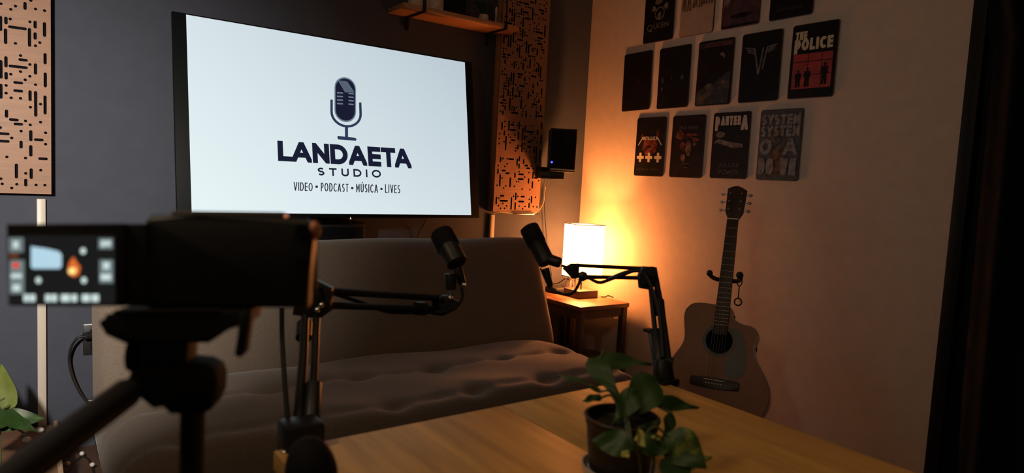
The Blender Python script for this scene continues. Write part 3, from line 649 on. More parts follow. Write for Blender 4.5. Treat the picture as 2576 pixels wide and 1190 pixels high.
# ------------------------------------------------------------ sofa
sx0, sx1 = 0.150, 1.900
sofa = thing('futon_sofa', 'long grey brown tufted futon sofa under the television', 'sofa', ((sx0+sx1)/2, 2.05, 0))
def sup(t, p=5.0):   # soft rounded profile 0..1..0
    t = min(1, max(0, t)); return (1-abs(2*t-1)**p)
tufts = [(u, v) for v in (2.05, 1.78) for u in [sx0+0.155+0.288*k for k in range(7)]]
def seat_top(x, y):
    h = 0.0
    for (u, v) in tufts:
        d2 = (x-u)**2*1.0+(y-v)**2*1.2; h -= 0.018*math.exp(-d2/0.0022)
    g = 0
    for v in (2.05, 1.78): g += math.exp(-((y-v)/0.020)**2)*0.010
    ph = math.cos((x-sx0-0.155)*2*math.pi/0.288)
    h -= g*(0.5+0.5*abs(ph)); h += 0.008*math.sin(x*9+y*5)*math.sin(y*13+x*3)
    return h
def seatf(u, v):
    x = sx0+(sx1-sx0)*u; y = 1.69+0.66*v
    ed = (sup(u, 14)*sup(v, 9))**0.5
    return Vector((x, y, 0.295+0.135*ed+seat_top(x, y)*ed))
b = MB(); b.grid(seatf, 170, 64)
b.grid(lambda u, v: Vector((sx0+(sx1-sx0)*u, 1.69+0.66*v, 0.285)), 2, 2)
b.box(((sx0+sx1)/2, 2.02, 0.29), (sx1-sx0, 0.66, 0.02))
b.build('seat_cushion', 'sofa', sofa, ang=1.6)
# back: from (y 2.24, z .40) up to (y 2.53, z .86)
bo = Vector((0, 2.235, 0.385)); bu = Vector((0, 0.30, 0.475)); bn = Vector((0, -0.475, 0.30)).normalized()
BLn = bu.length; bu = bu.normalized()
def backf(sign):
    def f(u, v):
        e = (max(0, sup(u, 30))*max(0, sup(v, 12)))**0.5
        top = 1-0.028*(abs(2*u-1)**20)-0.006*math.sin(u*19)
        q = 0.0
        for k in range(6): q -= 0.004*math.exp(-((u-(k+.5)/6)/0.02)**2)*0.6
        x0 = sx0+0.05*0+0.012*v; x1 = sx1+0.012+0.075*v
        x = x0+(x1-x0)*u
        return bo + Vector((x, 0, 0)) + bu*(BLn*(v*top)) + bn*(sign*0.075*e + (q if sign > 0 else 0)) - bn*0.075
    return f
b = MB(); b.grid(backf(1), 90, 40); b.grid(backf(-1), 60, 30); b.build('backrest', 'sofa', sofa, ang=1.8)
b = MB(); b.box(((sx0+sx1)/2, 2.02, 0.235), (sx1-sx0-.12, 0.56, 0.09), bev=.01); b.build('base_frame', 'sofa_dark', sofa)
for lx in (sx0+.15, sx1-.15):
    for ly in (1.79, 2.24):
        b = MB(); b.cyl((lx, ly, 0), (lx, ly, .20), .018, .026, 14); b.build('leg', 'sofa_dark', sofa)

# ------------------------------------------------------------ side table in the corner
zt2 = H-.608; TX0, TX1, TY0, TY1 = 2.22, 2.562, 2.472, 2.93
st = thing('side_table', 'small wooden side table carrying the lit lamp in the corner', 'side table', ((TX0+TX1)/2, (TY0+TY1)/2, 0))
b = MB(); b.box(((TX0+TX1)/2, (TY0+TY1)/2, zt2-.011), (TX1-TX0, TY1-TY0, .022), bev=.0025); b.build('table_top', 'side_wood', st)
b = MB()
b.box(((TX0+TX1)/2, TY0+.022, zt2-.045), (TX1-TX0-.05, .018, .046)); b.box(((TX0+TX1)/2, TY1-.022, zt2-.045), (TX1-TX0-.05, .018, .046))
for xx in (TX0+.022, TX1-.022): b.box((xx, (TY0+TY1)/2, zt2-.045), (.018, TY1-TY0-.05, .046))
b.build('apron', 'dark_wood', st)
for xx in (TX0+.022, TX1-.022):
    for yy in (TY0+.022, TY1-.022):
        b = MB(); b.box((xx, yy, (zt2-.022)/2), (.032, .032, zt2-.023), bev=.002); b.build('leg', 'dark_wood', st)
# clamp under the table edge
cl = V(1545, 790, y=2.545)
b = MBo(cl); b.tube([V(1545, 778, y=2.545), V(1540, 800, y=2.545), V(1556, 803, y=2.545), V(1560, 789, y=2.545)], .004, 8); b.cyl(V(1526, 789, y=2.545), V(1540, 786, y=2.545), .009, .006, 12); b.cyl(V(1526, 781, y=2.545), V(1526, 792, y=2.545), .003, .003, 10)
tag(b.build('clamp', 'steel'), 'small metal screw clamp hanging under the side table edge', 'clamp')
# power box and jar on the side table
c = V(1396, 738, y=2.87)
b = MBo((c.x, 2.87, zt2)); b.box((c.x+.01, 2.87, zt2+.016), (.085, .10, .030), bev=.004); tag(b.build('power_box', 'black'), 'low black box on the side table next to the sofa back', 'box')
c = V(1433, 735, y=2.87); jr = thing('glass_jar', 'little clear glass jar behind the lamp base', 'jar', (c.x, 2.87, zt2))
b = MB(); b.lathe([(.0, .001), (.024, .001), (.027, .006), (.027, .050), (.020, .060), (.020, .068), (.018, .068), (.018, .060), (.024, .050), (.024, .008), (.0, .006)], Matrix.Translation((c.x, 2.87, zt2+.001)), 24, cap=False); b.build('bowl', 'glass', jr)
b = MB(); b.lathe([(.021, .066), (.022, .068), (.022, .080), (.020, .082)], Matrix.Translation((c.x, 2.87, zt2+.001)), 24); b.build('lid', 'steel', jr)
b = MB(); q0 = V(1512, 747, z=zt2+.005); b.tube(smooth_path([q0, V(1522, 747, z=zt2+.005), V(1530, 744, z=zt2+.006), V(1542, 748, z=zt2+.006)]), .0035, 8); tag(b.build('cable', 'rubber'), 'short dark cord lying on the side table beside the lamp base', 'cable')
# dark bag under the table
b = MBo((2.20, 2.37, 0)); b.sphere((2.26, 2.52, .13), (.20, .19, .13), u=24, v=14); 
for v in b.bm.verts: v.co.z = max(.002, v.co.z + .018*math.sin(v.co.x*31)*math.sin(v.co.y*27))
tag(b.build('bag', 'black_matte'), 'soft black bag on the floor under the side table', 'bag')

# ------------------------------------------------------------ table lamp
lamp = thing('table_lamp', 'lit lamp with a square glowing shade on the side table', 'lamp', (LAMP.x, LAMP.y, zt2))
LR = Matrix.Rotation(-.05, 3, 'Z')
b = MB(); b.box((LAMP.x, LAMP.y, zt2+.0205), (.132, .132, .041), rot=LR, bev=.002); b.build('base', 'dark_wood', lamp)
b = MB(); b.cyl((LAMP.x, LAMP.y, zt2+.04), (LAMP.x, LAMP.y, LAMP.z-.06), .0042, seg=12); b.build('stem', 'black_metal', lamp)
b = MB(); b.cyl((LAMP.x, LAMP.y, LAMP.z-.088), (LAMP.x, LAMP.y, LAMP.z-.045), .013, .014, 16); b.build('bulb_socket', 'white_plastic', lamp)
sz0, sz1, sw = H-.4985, H-.2132, .1545
def shade_mat():
    m = bpy.data.materials.new('glowing paper shade'); m.use_nodes = True; nt = m.node_tree; b = nt.nodes['Principled BSDF']
    b.inputs['Base Color'].default_value = (.8, .72, .6, 1); b.inputs['Roughness'].default_value = .9
    b.inputs['Emission Color'].default_value = (1, SHADE_L[1]/SHADE_L[0], SHADE_L[2]/SHADE_L[0], 1); b.inputs['Emission Strength'].default_value = SHADE_L[0]
    tp_ = nt.nodes.new('ShaderNodeBsdfTransparent'); tp_.inputs[0].default_value = (1, .95, .85, 1); mx = nt.nodes.new('ShaderNodeMixShader'); mx.inputs[0].default_value = 0.5
    nt.links.new(b.outputs[0], mx.inputs[1]); nt.links.new(tp_.outputs[0], mx.inputs[2]); nt.links.new(mx.outputs[0], nt.nodes['Material Output'].inputs[0]); return m
b = MB()
for k in range(4):
    a = LR @ Matrix.Rotation(k*math.pi/2, 3, 'Z'); c = Vector((LAMP.x, LAMP.y, (sz0+sz1)/2)) + a @ Vector((0, -sw/2, 0)); b.box(c, (sw, .0015, sz1-sz0), rot=a)
b.build('shade', shade_mat(), lamp)
b = MB()
for zz in (sz0, sz1):
    for k in range(4):
        a = LR @ Matrix.Rotation(k*math.pi/2, 3, 'Z'); c = Vector((LAMP.x, LAMP.y, zz)) + a @ Vector((0, -sw/2, 0)); b.box(c, (sw+.004, .004, .0035), rot=a)
a0 = LR @ Vector((1, 0, 0)); b.box((LAMP.x, LAMP.y, sz0+.002), (sw, .004, .003), rot=LR); b.box((LAMP.x, LAMP.y, sz0+.002), (.004, sw, .003), rot=LR)
b.build('shade_rim', 'black_metal', lamp)

# ------------------------------------------------------------ acoustic guitar on its stand
gs = EYE+Vector((2.10, 1.5617, -.7107)); gn = EYE+Vector((2.28, 1.669, -.1085))
U = (gn-gs).normalized(); N = Vector((-.880, -.475, 0)); N = (N-U*N.dot(U)).normalized(); W_ = U.cross(N).normalized()
GM = Matrix(((W_.x, U.x, N.x, gs.x), (W_.y, U.y, N.y, gs.y), (W_.z, U.z, N.z, gs.z), (0, 0, 0, 1)))   # x image right, y towards the head, z out of the soundboard
SC = (gn-gs).length/0.645
gt = thing('acoustic_guitar', 'natural wood acoustic guitar leaning upright on a stand by the wall', 'guitar', tuple(GM @ Vector((0, -.18, -.05))))
half_l = [(0, -.175), (-.07, -.172), (-.13, -.150), (-.175, -.105), (-.196, -.045), (-.190, .015), (-.165, .070), (-.140, .115), (-.132, .150), (-.138, .195), (-.143, .235), (-.135, .268), (-.110, .287), (-.070, .292), (-.028, .290)]
half_r = [(.028, .286), (.034, .262), (.050, .240), (.080, .226), (.110, .222), (.128, .212), (.136, .196), (.133, .172), (.127, .145), (.138, .105), (.165, .060), (.190, .012), (.199, -.045), (.180, -.105), (.135, -.150), (.07, -.172)]
def sm2(pts, n=4):
    P = [Vector((*p, 0)) for p in pts]; out = []; m = len(P)
    for i in range(m):
        a, b_, c, d = P[(i-1) % m], P[i], P[(i+1) % m], P[(i+2) % m]
        for k in range(n): t = k/n; q = 0.5*((2*b_)+(c-a)*t+(2*a-5*b_+4*c-d)*t*t+(3*b_-a-3*c+d)*t**3); out.append((q.x, q.y))
    return out
outl = sm2(half_l+half_r)
b = MB(); b.prism(outl, GM, -.105, -.006, bev=.004); b.build('body', 'guitar_side', gt)
outi = [(x*.985, (y-.05)*.988+.05) for x, y in outl]
b = MB(); b.prism(outi, GM, -.0061, -.0045); b.build('soundboard', 'guitar_top', gt)
b = MB(); b.flat([q for q in stroke(outi+[outi[0]], .0022)], GM, -.0040); b.build('binding', 'binding', gt, recalc=False)
shy = .152
b = MB(); b.flat([q for q in stroke(ell(0, shy, .057, .057, 40)+[(.057, shy)], .012)], GM, -.0040); b.build('rosette', 'rosette', gt, recalc=False)
b = MB(); b.lathe([(.050, -.0040), (.050, -.0038), (.002, -.0038)], GM @ Matrix.Translation((0, shy, 0)), 40); b.build('sound_hole', 'hole_shade', gt)
pg = [(.058, .178), (.040, .200), (.060, .205), (.085, .178), (.100, .130), (.106, .080), (.100, .040), (.080, .018), (.055, .014), (.036, .028), (.030, .055), (.036, .085), (.050, .105), (.062, .130), (.064, .155)]
b = MB(); b.prism(sm2(pg, 3), GM, -.0045, -.0032); b.build('pickguard', 'pickguard', gt)
brd = [(-.090, -.022), (-.085, -.026), (-.035, -.030), (.035, -.030), (.085, -.026), (.090, -.022), (.090, .002), (.085, .006), (.035, .010), (-.035, .010), (-.085, .006), (-.090, .002)]
b = MB(); b.prism(brd, GM, -.0045, .006, bev=.002); br = b.build('bridge', 'rosewood', gt)
b = MB(); b.box((0, 0, .008), (.076, .003, .006), m=GM); b.build('saddle', 'bone', br)
for k in range(6):
    b = MB(); b.sphere((-.0275+.011*k, -.013, .008), .0034, m=GM, u=10, v=8); b.build('bridge_pin', 'bone', br)
b = MB(); nk = [(-.0275, .175), (.0275, .175), (.0215, .645*SC), (-.0215, .645*SC)]
b.prism(nk, GM, -.0042, .004, bev=.001); fb = b.build('fretboard', 'rosewood', gt)
b = MB(); b.prism([(-.026, .28), (.026, .28), (.021, .645*SC), (-.021, .645*SC)], GM, -.022, -.0043, bev=.006); b.build('neck', 'guitar_side', gt)
for k in range(1, 20):
    b = MB(); y = (.645-.645*(1-2**(-k/12)))*SC; hw = .0275-(y-.175)/(.47)*.006; b.box((0, y, .0045), (2*hw, .0015, .0016), m=GM); b.build('fret', 'string', fb)
b = MB(); b.box((0, .645*SC+.002, .003), (.043, .004, .010), m=GM); b.build('nut', 'bone', gt)
hy = .645*SC+.004
hd = [(-.0215, hy), (.0215, hy), (.036, hy+.030), (.040, hy+.130), (.020, hy+.142), (.004, hy+.150), (-.004, hy+.150), (-.020, hy+.146), (-.036, hy+.136), (-.033, hy+.030)]
HM = GM @ Matrix.Translation((0, hy, 0)) @ Matrix.Rotation(math.radians(-9), 4, 'X') @ Matrix.Translation((0, -hy, 0))
b = MB(); b.prism(hd, HM, -.014, .001, bev=.002); hdo = b.build('headstock', 'rosewood', gt)
for s in (-1, 1):
    for k in range(3):
        y = hy+.040+.036*k; xx = s*(.036+.001*k)
        b = MB(); b.cyl(HM @ Vector((xx-s*.004, y, -.007)), HM @ Vector((xx+s*.010, y, -.007)), .0028, seg=10); b.sphere((xx+s*.017, y, -.007), (.0085, .0065, .005), m=HM, u=12, v=8)
        tn_ = b.build('tuner', 'bone' if (s < 0) else 'steel', gt)
        b = MB(); b.cyl(HM @ Vector((s*.022, y, .001)), HM @ Vector((s*.022, y, .008)), .004, seg=12); b.build('tuner_post', 'steel', tn_)
for k in range(6):
    x0 = -.0275+.011*k; x1 = -.018+.0072*k
    b = MB(); b.tube([GM @ Vector((x0, -.012, .008)), GM @ Vector((x0, 0, .0112)), GM @ Vector((x1, .645*SC, .0078)), HM @ Vector((-.022 if k < 3 else .022, hy+.040+.036*((2-k) if k < 3 else (k-3)), .004))], .00045 if k > 2 else .0007, 5); b.build('string', 'string', gt)
# stand
def GV(x, y, z): return GM @ Vector((x, y, z))
sb = thing('guitar_stand', 'black metal guitar stand holding the guitar neck', 'guitar stand', (2.30, 1.66, 0))
yk = .400
b = MB(); b.tube([GV(0, yk, -.055), GV(0, .2, -.125), GV(0, -.10, -.14)], .010, 12)
base_c = GV(0, -.10, -.14); b.tube([base_c, Vector((base_c.x+.05, base_c.y+.02, .10))], .012, 12); b.build('upright', 'black_metal', sb)
b = MB(); b.tube(smooth_path([GV(-.060, yk+.006, .022), GV(-.058, yk+.002, -.010), GV(-.040, yk, -.045), GV(0, yk, -.055), GV(.038, yk, -.045), GV(.053, yk+.004, -.010), GV(.052, yk+.008, .022)], 5), .0085, 10)
b.sphere(GV(-.060, yk+.006, .026), .0125); b.sphere(GV(.053, yk+.008, .028), .0140); b.build('neck_yoke', 'rubber', sb)
b = MB(); s0 = GV(.055, yk+.002, .030); 
def ring(c, rx, rz, r, n=18): b.tube([c+W_*rx*math.cos(2*math.pi*k/n)+Vector((0, 0, rz*math.sin(2*math.pi*k/n))) for k in range(n+1)], r, 6, cap=False)
ring(s0+Vector((0, 0, -.018)), .009, .018, .0022); b.tube([s0+Vector((0, 0, -.035)), s0+Vector((0, 0, -.085))], .0025, 6); ring(s0+Vector((0, 0, -.098)), .013, .014, .003); b.build('safety_strap', 'rubber', sb)
fc = Vector((base_c.x+.05, base_c.y+.02, .10))
for k in range(3):
    a = math.radians(168+k*120); b = MB(); e = fc+Vector((math.cos(a)*.20, math.sin(a)*.20, -.088)); e.x = min(e.x, XR-.03); b.tube([fc, fc+(e-fc)*.5+Vector((0, 0, .02)), e], .009, 10); b.sphere(e, .012); b.build('leg', 'black_metal', sb)
for s in (-1, 1):
    b = MB(); b.tube(smooth_path([GV(0, -.17, -.14), GV(s*.08, -.195, -.11), GV(s*.085, -.192, -.02), GV(s*.085, -.172, .02)], 5), .008, 10); b.build('cradle_arm', 'rubber', sb)

# ------------------------------------------------------------ work table in front
zT = .75; tfl = V(838, 1111, z=zT); tfr = V(1660, 955, z=zT)
TXL, TXM, TXR, TYF, TYN = .245, .5965, .935, .828, -.55
tb = thing('work_table', 'light oak work table in front of the sofa', 'table', ((TXL+TXR)/2, .15, 0))
M4 = Matrix.Rotation(.018, 4, 'Z')
for xa, xb in ((TXL, TXM-.0006), (TXM+.0006, TXR)):
    b = MB(); b.prism([(xa, TYN), (xb, TYN), (xb, TYF+xb*.03-.012), (xa, TYF+xa*.03-.012)], Matrix.Translation((0, 0, 0)), zT-.025, zT, bev=.0015); b.build('table_board', 'table_wood', tb)
for xa in (TXL+.05, TXR-.05):
    for ya in (TYN+.06, TYF-.07): b = MB(); b.box((xa, ya, (zT-.026)/2), (.04, .04, zT-.027), bev=.003); b.build('leg', 'black_metal', tb)
b = MB()
for xa in (TXL+.05, TXR-.05): b.box((xa, (TYN+TYF)/2, zT-.045), (.03, TYF-TYN-.18, .038))
for ya in (TYN+.06, TYF-.07): b.box(((TXL+TXR)/2, ya, zT-.045), (TXR-TXL-.14, .03, .038))
b.build('apron', 'black_metal', tb)

# ------------------------------------------------------------ microphones on boom arms
def boom2():
    r = thing('boom_arm', 'black scissor boom arm clamped to the far right table corner', 'boom arm', tuple(V(1664, 955, z=zT)))
    d0, d1, d2 = 1.225, 1.36, 1.50
    b = MB(); b.cyl(V(1665, 905, 1.235), V(1669, 958, 1.225), .0155, .0185, 18, bev=.003); b.box(V(1669, 959, 1.228), (.042, .042, .014), bev=.003); b.box(V(1669, 985, 1.228)-Vector((0, 0, .022)), (.036, .04, .012), bev=.003); b.cyl(V(1690, 912, 1.225), V(1672, 905, 1.225), .0095, .006, 14); b.cyl(V(1648, 950, 1.2), V(1650, 943, 1.2), .004, .004, 10); b.build('clamp', 'black_metal', r)
    b = MB(); b.tube([V(1634, 690, d1), V(1648, 835, 1.29)], .0052, 8); b.build('lower_bar', 'black_metal', r)
    b = MB(); b.tube([V(1650, 700, d1), V(1664, 790, 1.31), V(1682, 950, 1.225)], [.006, .008, .0105], 10); b.cyl(V(1655, 757, 1.33), V(1660, 790, 1.315), .0125, .011, 14); b.build('lower_bar', 'black_metal', r)
    b = MB(); b.cyl(V(1646, 832, 1.29), V(1664, 940, 1.235), .0130, .0125, 16, bev=.002); b.box(V(1636, 832, 1.29), (.018, .02, .006)); b.build('spring_sleeve', 'black', r)
    b = MB(); b.prism([(-.018, -.026), (.006, -.030), (.020, -.006), (.016, .016), (-.012, .018), (-.020, .0)], frame(V(1630, 692, d1), CR, -CD), -.012, .012, bev=.003)
    b.cyl(V(1640, 683, d1-.016), V(1640, 683, d1+.016), .010, seg=14); b.cyl(V(1622, 704, d1-.016), V(1622, 704, d1+.016), .009, seg=14); b.build('elbow_joint', 'black_metal', r)
    b = MB(); b.tube([V(1625, 676, d1), V(1450, 667.5, d2)], .0042, 8); b.build('upper_bar', 'black_metal', r)
    b = MB(); b.tube([V(1618, 699.5, d1), V(1468, 696, d2)], .0042, 8); b.build('upper_bar', 'black_metal', r)
    b = MB(); b.prism([(-.028, .006), (-.008, .017), (.010, .017), (.008, -.015), (-.006, -.017), (-.018, -.004)], frame(V(1446, 682, d2), CR, -CD), -.011, .011, bev=.002); b.cyl(V(1452, 669, d2-.015), V(1452, 669, d2+.015), .006, seg=12)
    b.tube([V(1412, 668, d2), V(1426, 672, d2)], .0030, 8); b.build('head_joint', 'black_metal', r)
    b = MB(); b.lathe([(.004, -.012), (.0105, -.008), (.0115, 0), (.0105, .008), (.004, .012)], Matrix.Translation(V(1466, 695, d2-.02)) @ frame(Vector((0, 0, 0)), CR, -CD).to_3x3().to_4x4(), 8); b.build('tension_knob', 'black', r)
    b = MB(); b.tube(smooth_path([V(1386, 724, 1.52), V(1400, 735, 1.51), V(1425, 741, 1.49), V(1443, 735, 1.48), V(1456, 715, 1.475), V(1462, 700, 1.475), V(1480, 699, 1.46), V(1500, 709, 1.44), V(1515, 710, 1.43), V(1535, 703, 1.42), V(1570, 690, 1.39), V(1600, 681, 1.37), V(1622, 690, 1.345), V(1645, 740, 1.32), V(1660, 800, 1.29), V(1668, 900, 1.23)], 6), .0036, 8); b.build('cable', 'rubber', r)
    b = MB(); b.tube(smooth_path([V(1530, 701, 1.435), V(1565, 686, 1.40), V(1590, 681, 1.38), V(1608, 684, 1.365), V(1618, 696, 1.36)], 5), .0026, 7); b.build('spring', 'steel', r)
def mic(label, top, bot, d_top, d_bot, rad, conn):
    a, c = V(*top, d_top), V(*bot, d_bot); ax = (a-c); L = ax.length
    t = thing('microphone', label, 'microphone', tuple(c))
    q = Vector((0, 0, 1)).rotation_difference(ax).to_matrix().to_4x4(); m = Matrix.Translation(c) @ q
    b = MB(); b.lathe([(rad*.70, 0), (rad*.90, .003), (rad*.93, .010), (rad*.93, L*.52), (rad*.97, L*.54)], m, 28); b.build('body', 'black', t)
    b = MB(); b.lathe([(rad*.98, L*.54), (rad*1.03, L*.56), (rad*1.05, L*.93), (rad*.98, L*.98), (rad*.80, L*1.0)], m, 28); b.build('grille', 'black_matte', t)
    b = MB(); b.lathe([(rad*.95, L*.525), (rad*1.04, L*.53), (rad*1.04, L*.545), (rad*.95, L*.55)], m, 28); b.build('collar_ring', 'black_metal', t)
    conn(t, m, L)
boom2()
def conn2(t, m, L):
    b = MB(); b.cyl(V(1381, 652, 1.51), V(1410, 662, 1.50), .0125, .0120, 14, bev=.004); b.build('mount_sleeve', 'black', t)
    b = MB(); b.cyl(V(1370, 676, 1.52), V(1385, 722, 1.52), .0105, .0065, 12, bev=.002); b.cyl(V(1360, 674, 1.50), V(1361, 680, 1.50), .002, seg=8); b.build('cable_plug', 'black_metal', t)
mic('right hand black microphone tilted in front of the lit lamp, held by a boom arm', (1329, 570), (1377, 664), 1.55, 1.52, .0215, conn2)
def boom1():
    r = thing('boom_arm', 'black scissor boom arm standing upright behind the video camera', 'boom arm', tuple(V(762, 1120, .86)))
    d0, d1, d2 = .86, 1.02, 1.26
    b = MB(); b.box(V(757, 1105, .86), (.05, .045, .050), bev=.006); b.cyl(V(757, 1150, .86), V(757, 1190, .86), .014, seg=14); b.cyl(V(716, 1140, .84), V(735, 1135, .85), .007, .006, 12); b.build('clamp', 'black_metal', r)
    b = MB(); b.sphere(V(715, 1140, .835), .0042); b.build('clamp_screw', 'chrome', r)
    b = MB(); b.tube([V(768, 780, d1), V(763, 900, .96), V(747, 1095, .87)], [.0060, .0065, .0080], 10); b.cyl(V(766, 815, d1), V(764, 850, 1.0), .012, .012, 14); b.build('lower_bar', 'black_metal', r)
    b = MB(); b.tube([V(797, 782, d1), V(789, 970, .93)], .0056, 10); b.build('lower_bar', 'black_metal', r)
    b = MB(); b.cyl(V(789, 965, .93), V(780, 1095, .88), .0115, .0115, 16, bev=.002); b.build('spring_sleeve', 'black', r)
    b = MB(); b.prism([(-.030, -.020), (.010, -.026), (.026, -.014), (.028, .020), (.004, .032), (-.020, .032)], frame(V(790, 757, d1), CR, -CD), -.012, .012, bev=.003); b.build('elbow_joint', 'black_metal', r)
    b = MB(); b.sphere(V(798.5, 780.5, d1-.016), .0052); b.sphere(V(809, 768, d1-.016), .0050); b.build('joint_bolt', 'chrome', r)
    b = MB(); b.tube([V(802, 731, d1), V(1108, 750, d2)], .0062, 8); b.build('upper_bar', 'black_metal', r)
    b = MB(); b.tube([V(810, 768, d1), V(1110, 778, d2)], .0055, 8); b.cyl(V(1045, 776, 1.21), V(1068, 777, 1.225), .012, .012, 12); b.build('upper_bar', 'black_metal', r)
    b = MB(); b.prism([(-.022, .012), (.006, .016), (.028, .004), (.026, -.010), (.0, -.022), (-.020, -.020)], frame(V(1116, 764, d2), CR, -CD), -.011, .011, bev=.002); b.sphere(V(1109, 752, d2-.014), .005); b.build('head_joint', 'black_metal', r)
    b = MB(); b.tube(smooth_path([V(1160, 722, 1.26), V(1163, 745, 1.26), V(1150, 770, 1.26), V(1120, 784, 1.25), V(1060, 786, 1.22), V(980, 785, 1.15), V(920, 765, 1.11), V(850, 742, 1.06), V(800, 725, 1.0), V(775, 735, .99)], 6), .0032, 8); b.build('cable', 'rubber', r)
    b = MB(); b.tube(smooth_path([V(709, 775, .9), V(710, 850, .9), V(717, 970, .88), V(728, 1100, .86)], 6), .0034, 8); b.build('hanging_cable', 'rubber', r)
boom1()
def conn1(t, m, L):
    b = MB(); b.cyl(V(1133, 688, 1.25), V(1134, 729, 1.25), .0115, .0105, 14, bev=.002); b.build('mount_sleeve', 'black_metal', t)
    b = MB(); b.cyl(V(1132, 729, 1.25), V(1133, 752, 1.25), .0042, seg=10); b.sphere(V(1133, 750, 1.245), .0042); b.build('chrome_pin', 'chrome', t)
    b = MB(); b.cyl(V(1150, 673, 1.27), V(1164, 716, 1.27), .0095, .0075, 12, bev=.002); b.build('cable_plug', 'black_metal', t)
    b = MB(); b.cyl(V(1163, 716, 1.265), V(1172, 718, 1.265), .0042, seg=10); b.build('plug_tip', 'steel', t)
mic('left hand black microphone tilted before the dark sofa back, held by a boom arm', (1109, 585), (1151, 665), 1.31, 1.27, .0222, conn1)
# dark foam ball in the foreground
b = MBo(V(775, 1195, .62)); b.sphere((0, 0, 0), (.0235, .036, .024), m=Matrix.Translation(V(784, 1195, .62)) @ frame(Vector((0, 0, 0)), CR, -CD) @ Matrix.Rotation(.15, 4, 'Z') @ Matrix.Identity(4), u=28, v=18)
b.tube([V(780, 1230, .62), V(775, 1420, .62)], .010, 10)
tag(b.build('foam_windscreen', 'black_matte'), 'black rounded foam windscreen at the near edge of the table', 'windscreen')

# ------------------------------------------------------------ video camera on a tripod
DC = .46; CMX = frame(V(576, 660, DC), CR + CF*0.22 + CD*0.006, -CD)            # x right, y up, z back towards the viewer
CMI = CMX.inverted(); CMN = CMX.to_3x3().col[2].copy(); CMO = CMX.translation.copy()
def C(px, py, z=0.0):
    q = CMI @ onplane(px, py, CMO, CMN); return Vector((q.x, q.y, z))
def cq(x0, y0, x1, y1): return [(p.x, p.y) for p in (C(x0, y1), C(x1, y1), C(x1, y0), C(x0, y0))]
def cpoly(pts): return [(p.x, p.y) for p in (C(*q) for q in pts)]
cm = thing('video_camera', 'black video camera with its side screen open on the tripod', 'camera', tuple(V(500, 775, DC)))
k = DC/F
b = MB(); b.prism(cpoly([(362, 774), (774, 776), (780, 690), (788, 605), (785, 560), (768, 550), (500, 541), (376, 541), (362, 560)]), CMX, -.042, 0, bev=.004, seg=3); b.build('body', 'black', cm)
b = MB(); b.prism(rrect(.016, .058, .007, cx=.0465, cy=-.001), CMX, -.062, -.036, bev=.004); b.build('grip', 'black_matte', cm)
b = MB(); b.box((-.002, .0330, -.022), (.074, .004, .028), bev=.0015, m=CMX); b.build('top_plate', 'steel', cm)
b = MB(); b.lathe([(.030, -.004), (.030, .045), (.027, .055), (.024, .055), (.022, .05)], CMX @ Matrix.Translation((-.008, 0, -.042)) @ Matrix.Rotation(math.pi, 4, 'X'), 32); b.build('lens', 'black_gloss', cm)
b = MB(); b.cyl(CMX @ Vector((.0480, .022, -.004)), CMX @ Vector((.0480, .022, .003)), .005, seg=14); b.cyl(CMX @ Vector((.0480, .0, -.004)), CMX @ Vector((.0480, .0, .002)), .004, seg=14); b.build('button', 'black_gloss', cm)
b = MB(); q = C(779, 580); b.sphere((q.x+.003, q.y, -.003), (.0042, .0070, .005), m=CMX); b.build('strap_lug_glint', mat('lug lamp glint', (.55, .22, .10), .5, .3), cm)  # orange colour stands for lamp light caught on the camera corner
# flip screen
LO = [C(24, 565), C(362, 563), C(362, 768), C(32, 768)]
b = MB(); b.prism([(p.x, p.y) for p in (C(28, 768), C(318, 770), C(318, 562), C(22, 564))], CMX, -.004, .004, bev=.0015); lcd = b.build('flip_screen', 'black', cm)
b = MB(); b.prism([(p.x, p.y) for p in (C(314, 770), C(372, 772), C(372, 563), C(314, 563))], CMX, -.006, .001, bev=.001); b.build('screen_hinge', 'black', cm)
b = MB(); b.flat([cq(30, 592, 296, 764)], CMX, .0044); b.build('display', glow('display dark', (.011, .011, .011)), lcd)
b = MB(); b.flat([cpoly([(87, 619), (87, 671), (92, 675), (158, 675), (163, 668), (163, 640), (155, 632), (125, 625), (95, 621)])], CMX, .0047); b.build('display_television', glow('display tv', (.46, .68, .80)), lcd)
b = MB(); b.flat([cpoly([(181, 690), (178, 678), (182, 660), (192, 645), (200, 658), (210, 672), (206, 690), (194, 696)])], CMX, .0047); b.build('display_glow', glow('display orange', (.75, .16, .03)), lcd)
b = MB(); b.flat([cpoly([(180, 686), (180, 678), (188, 672), (198, 674), (200, 682), (192, 690)])], CMX, .0050); b.build('display_lamp', glow('display lamp', (1.0, .75, .25), 1.2), lcd)
gb = glow('display button', (.17, .22, .22))
for q in ((32, 598, 68, 634), (255, 600, 290, 626), (257, 653, 291, 711), (34, 654, 70, 738)): b = MB(); b.flat([cq(*q)], CMX, .0047); b.build('display_button', gb, lcd)
ip = [cq(43, 607, 56, 624), cq(262, 606, 272, 620), cq(274, 606, 285, 618), cq(267, 659, 282, 676), cq(261, 689, 286, 703), cq(38, 688, 64, 698), cq(42, 715, 60, 730)]
for x0, x1 in ((69, 82), (84, 98), (123, 136), (138, 152), (162, 184), (188, 202), (214, 234), (238, 256)): ip.append(cq(x0, 739, x1, 757))
for x, y in ((217, 631), (106, 704), (219, 704)): ip.append([(p.x, p.y) for p in (C(x+7*math.cos(a*.5236), y+8*math.sin(a*.5236)) for a in range(12))])
b = MB(); b.flat(ip, CMX, .0050); b.build('display_icons', glow('display icon', (.62, .76, .74)), lcd)
b = MB(); b.flat([cq(42, 660, 58, 673)], CMX, .0052); b.build('record_icon', glow('record red', (.80, .06, .05)), lcd)
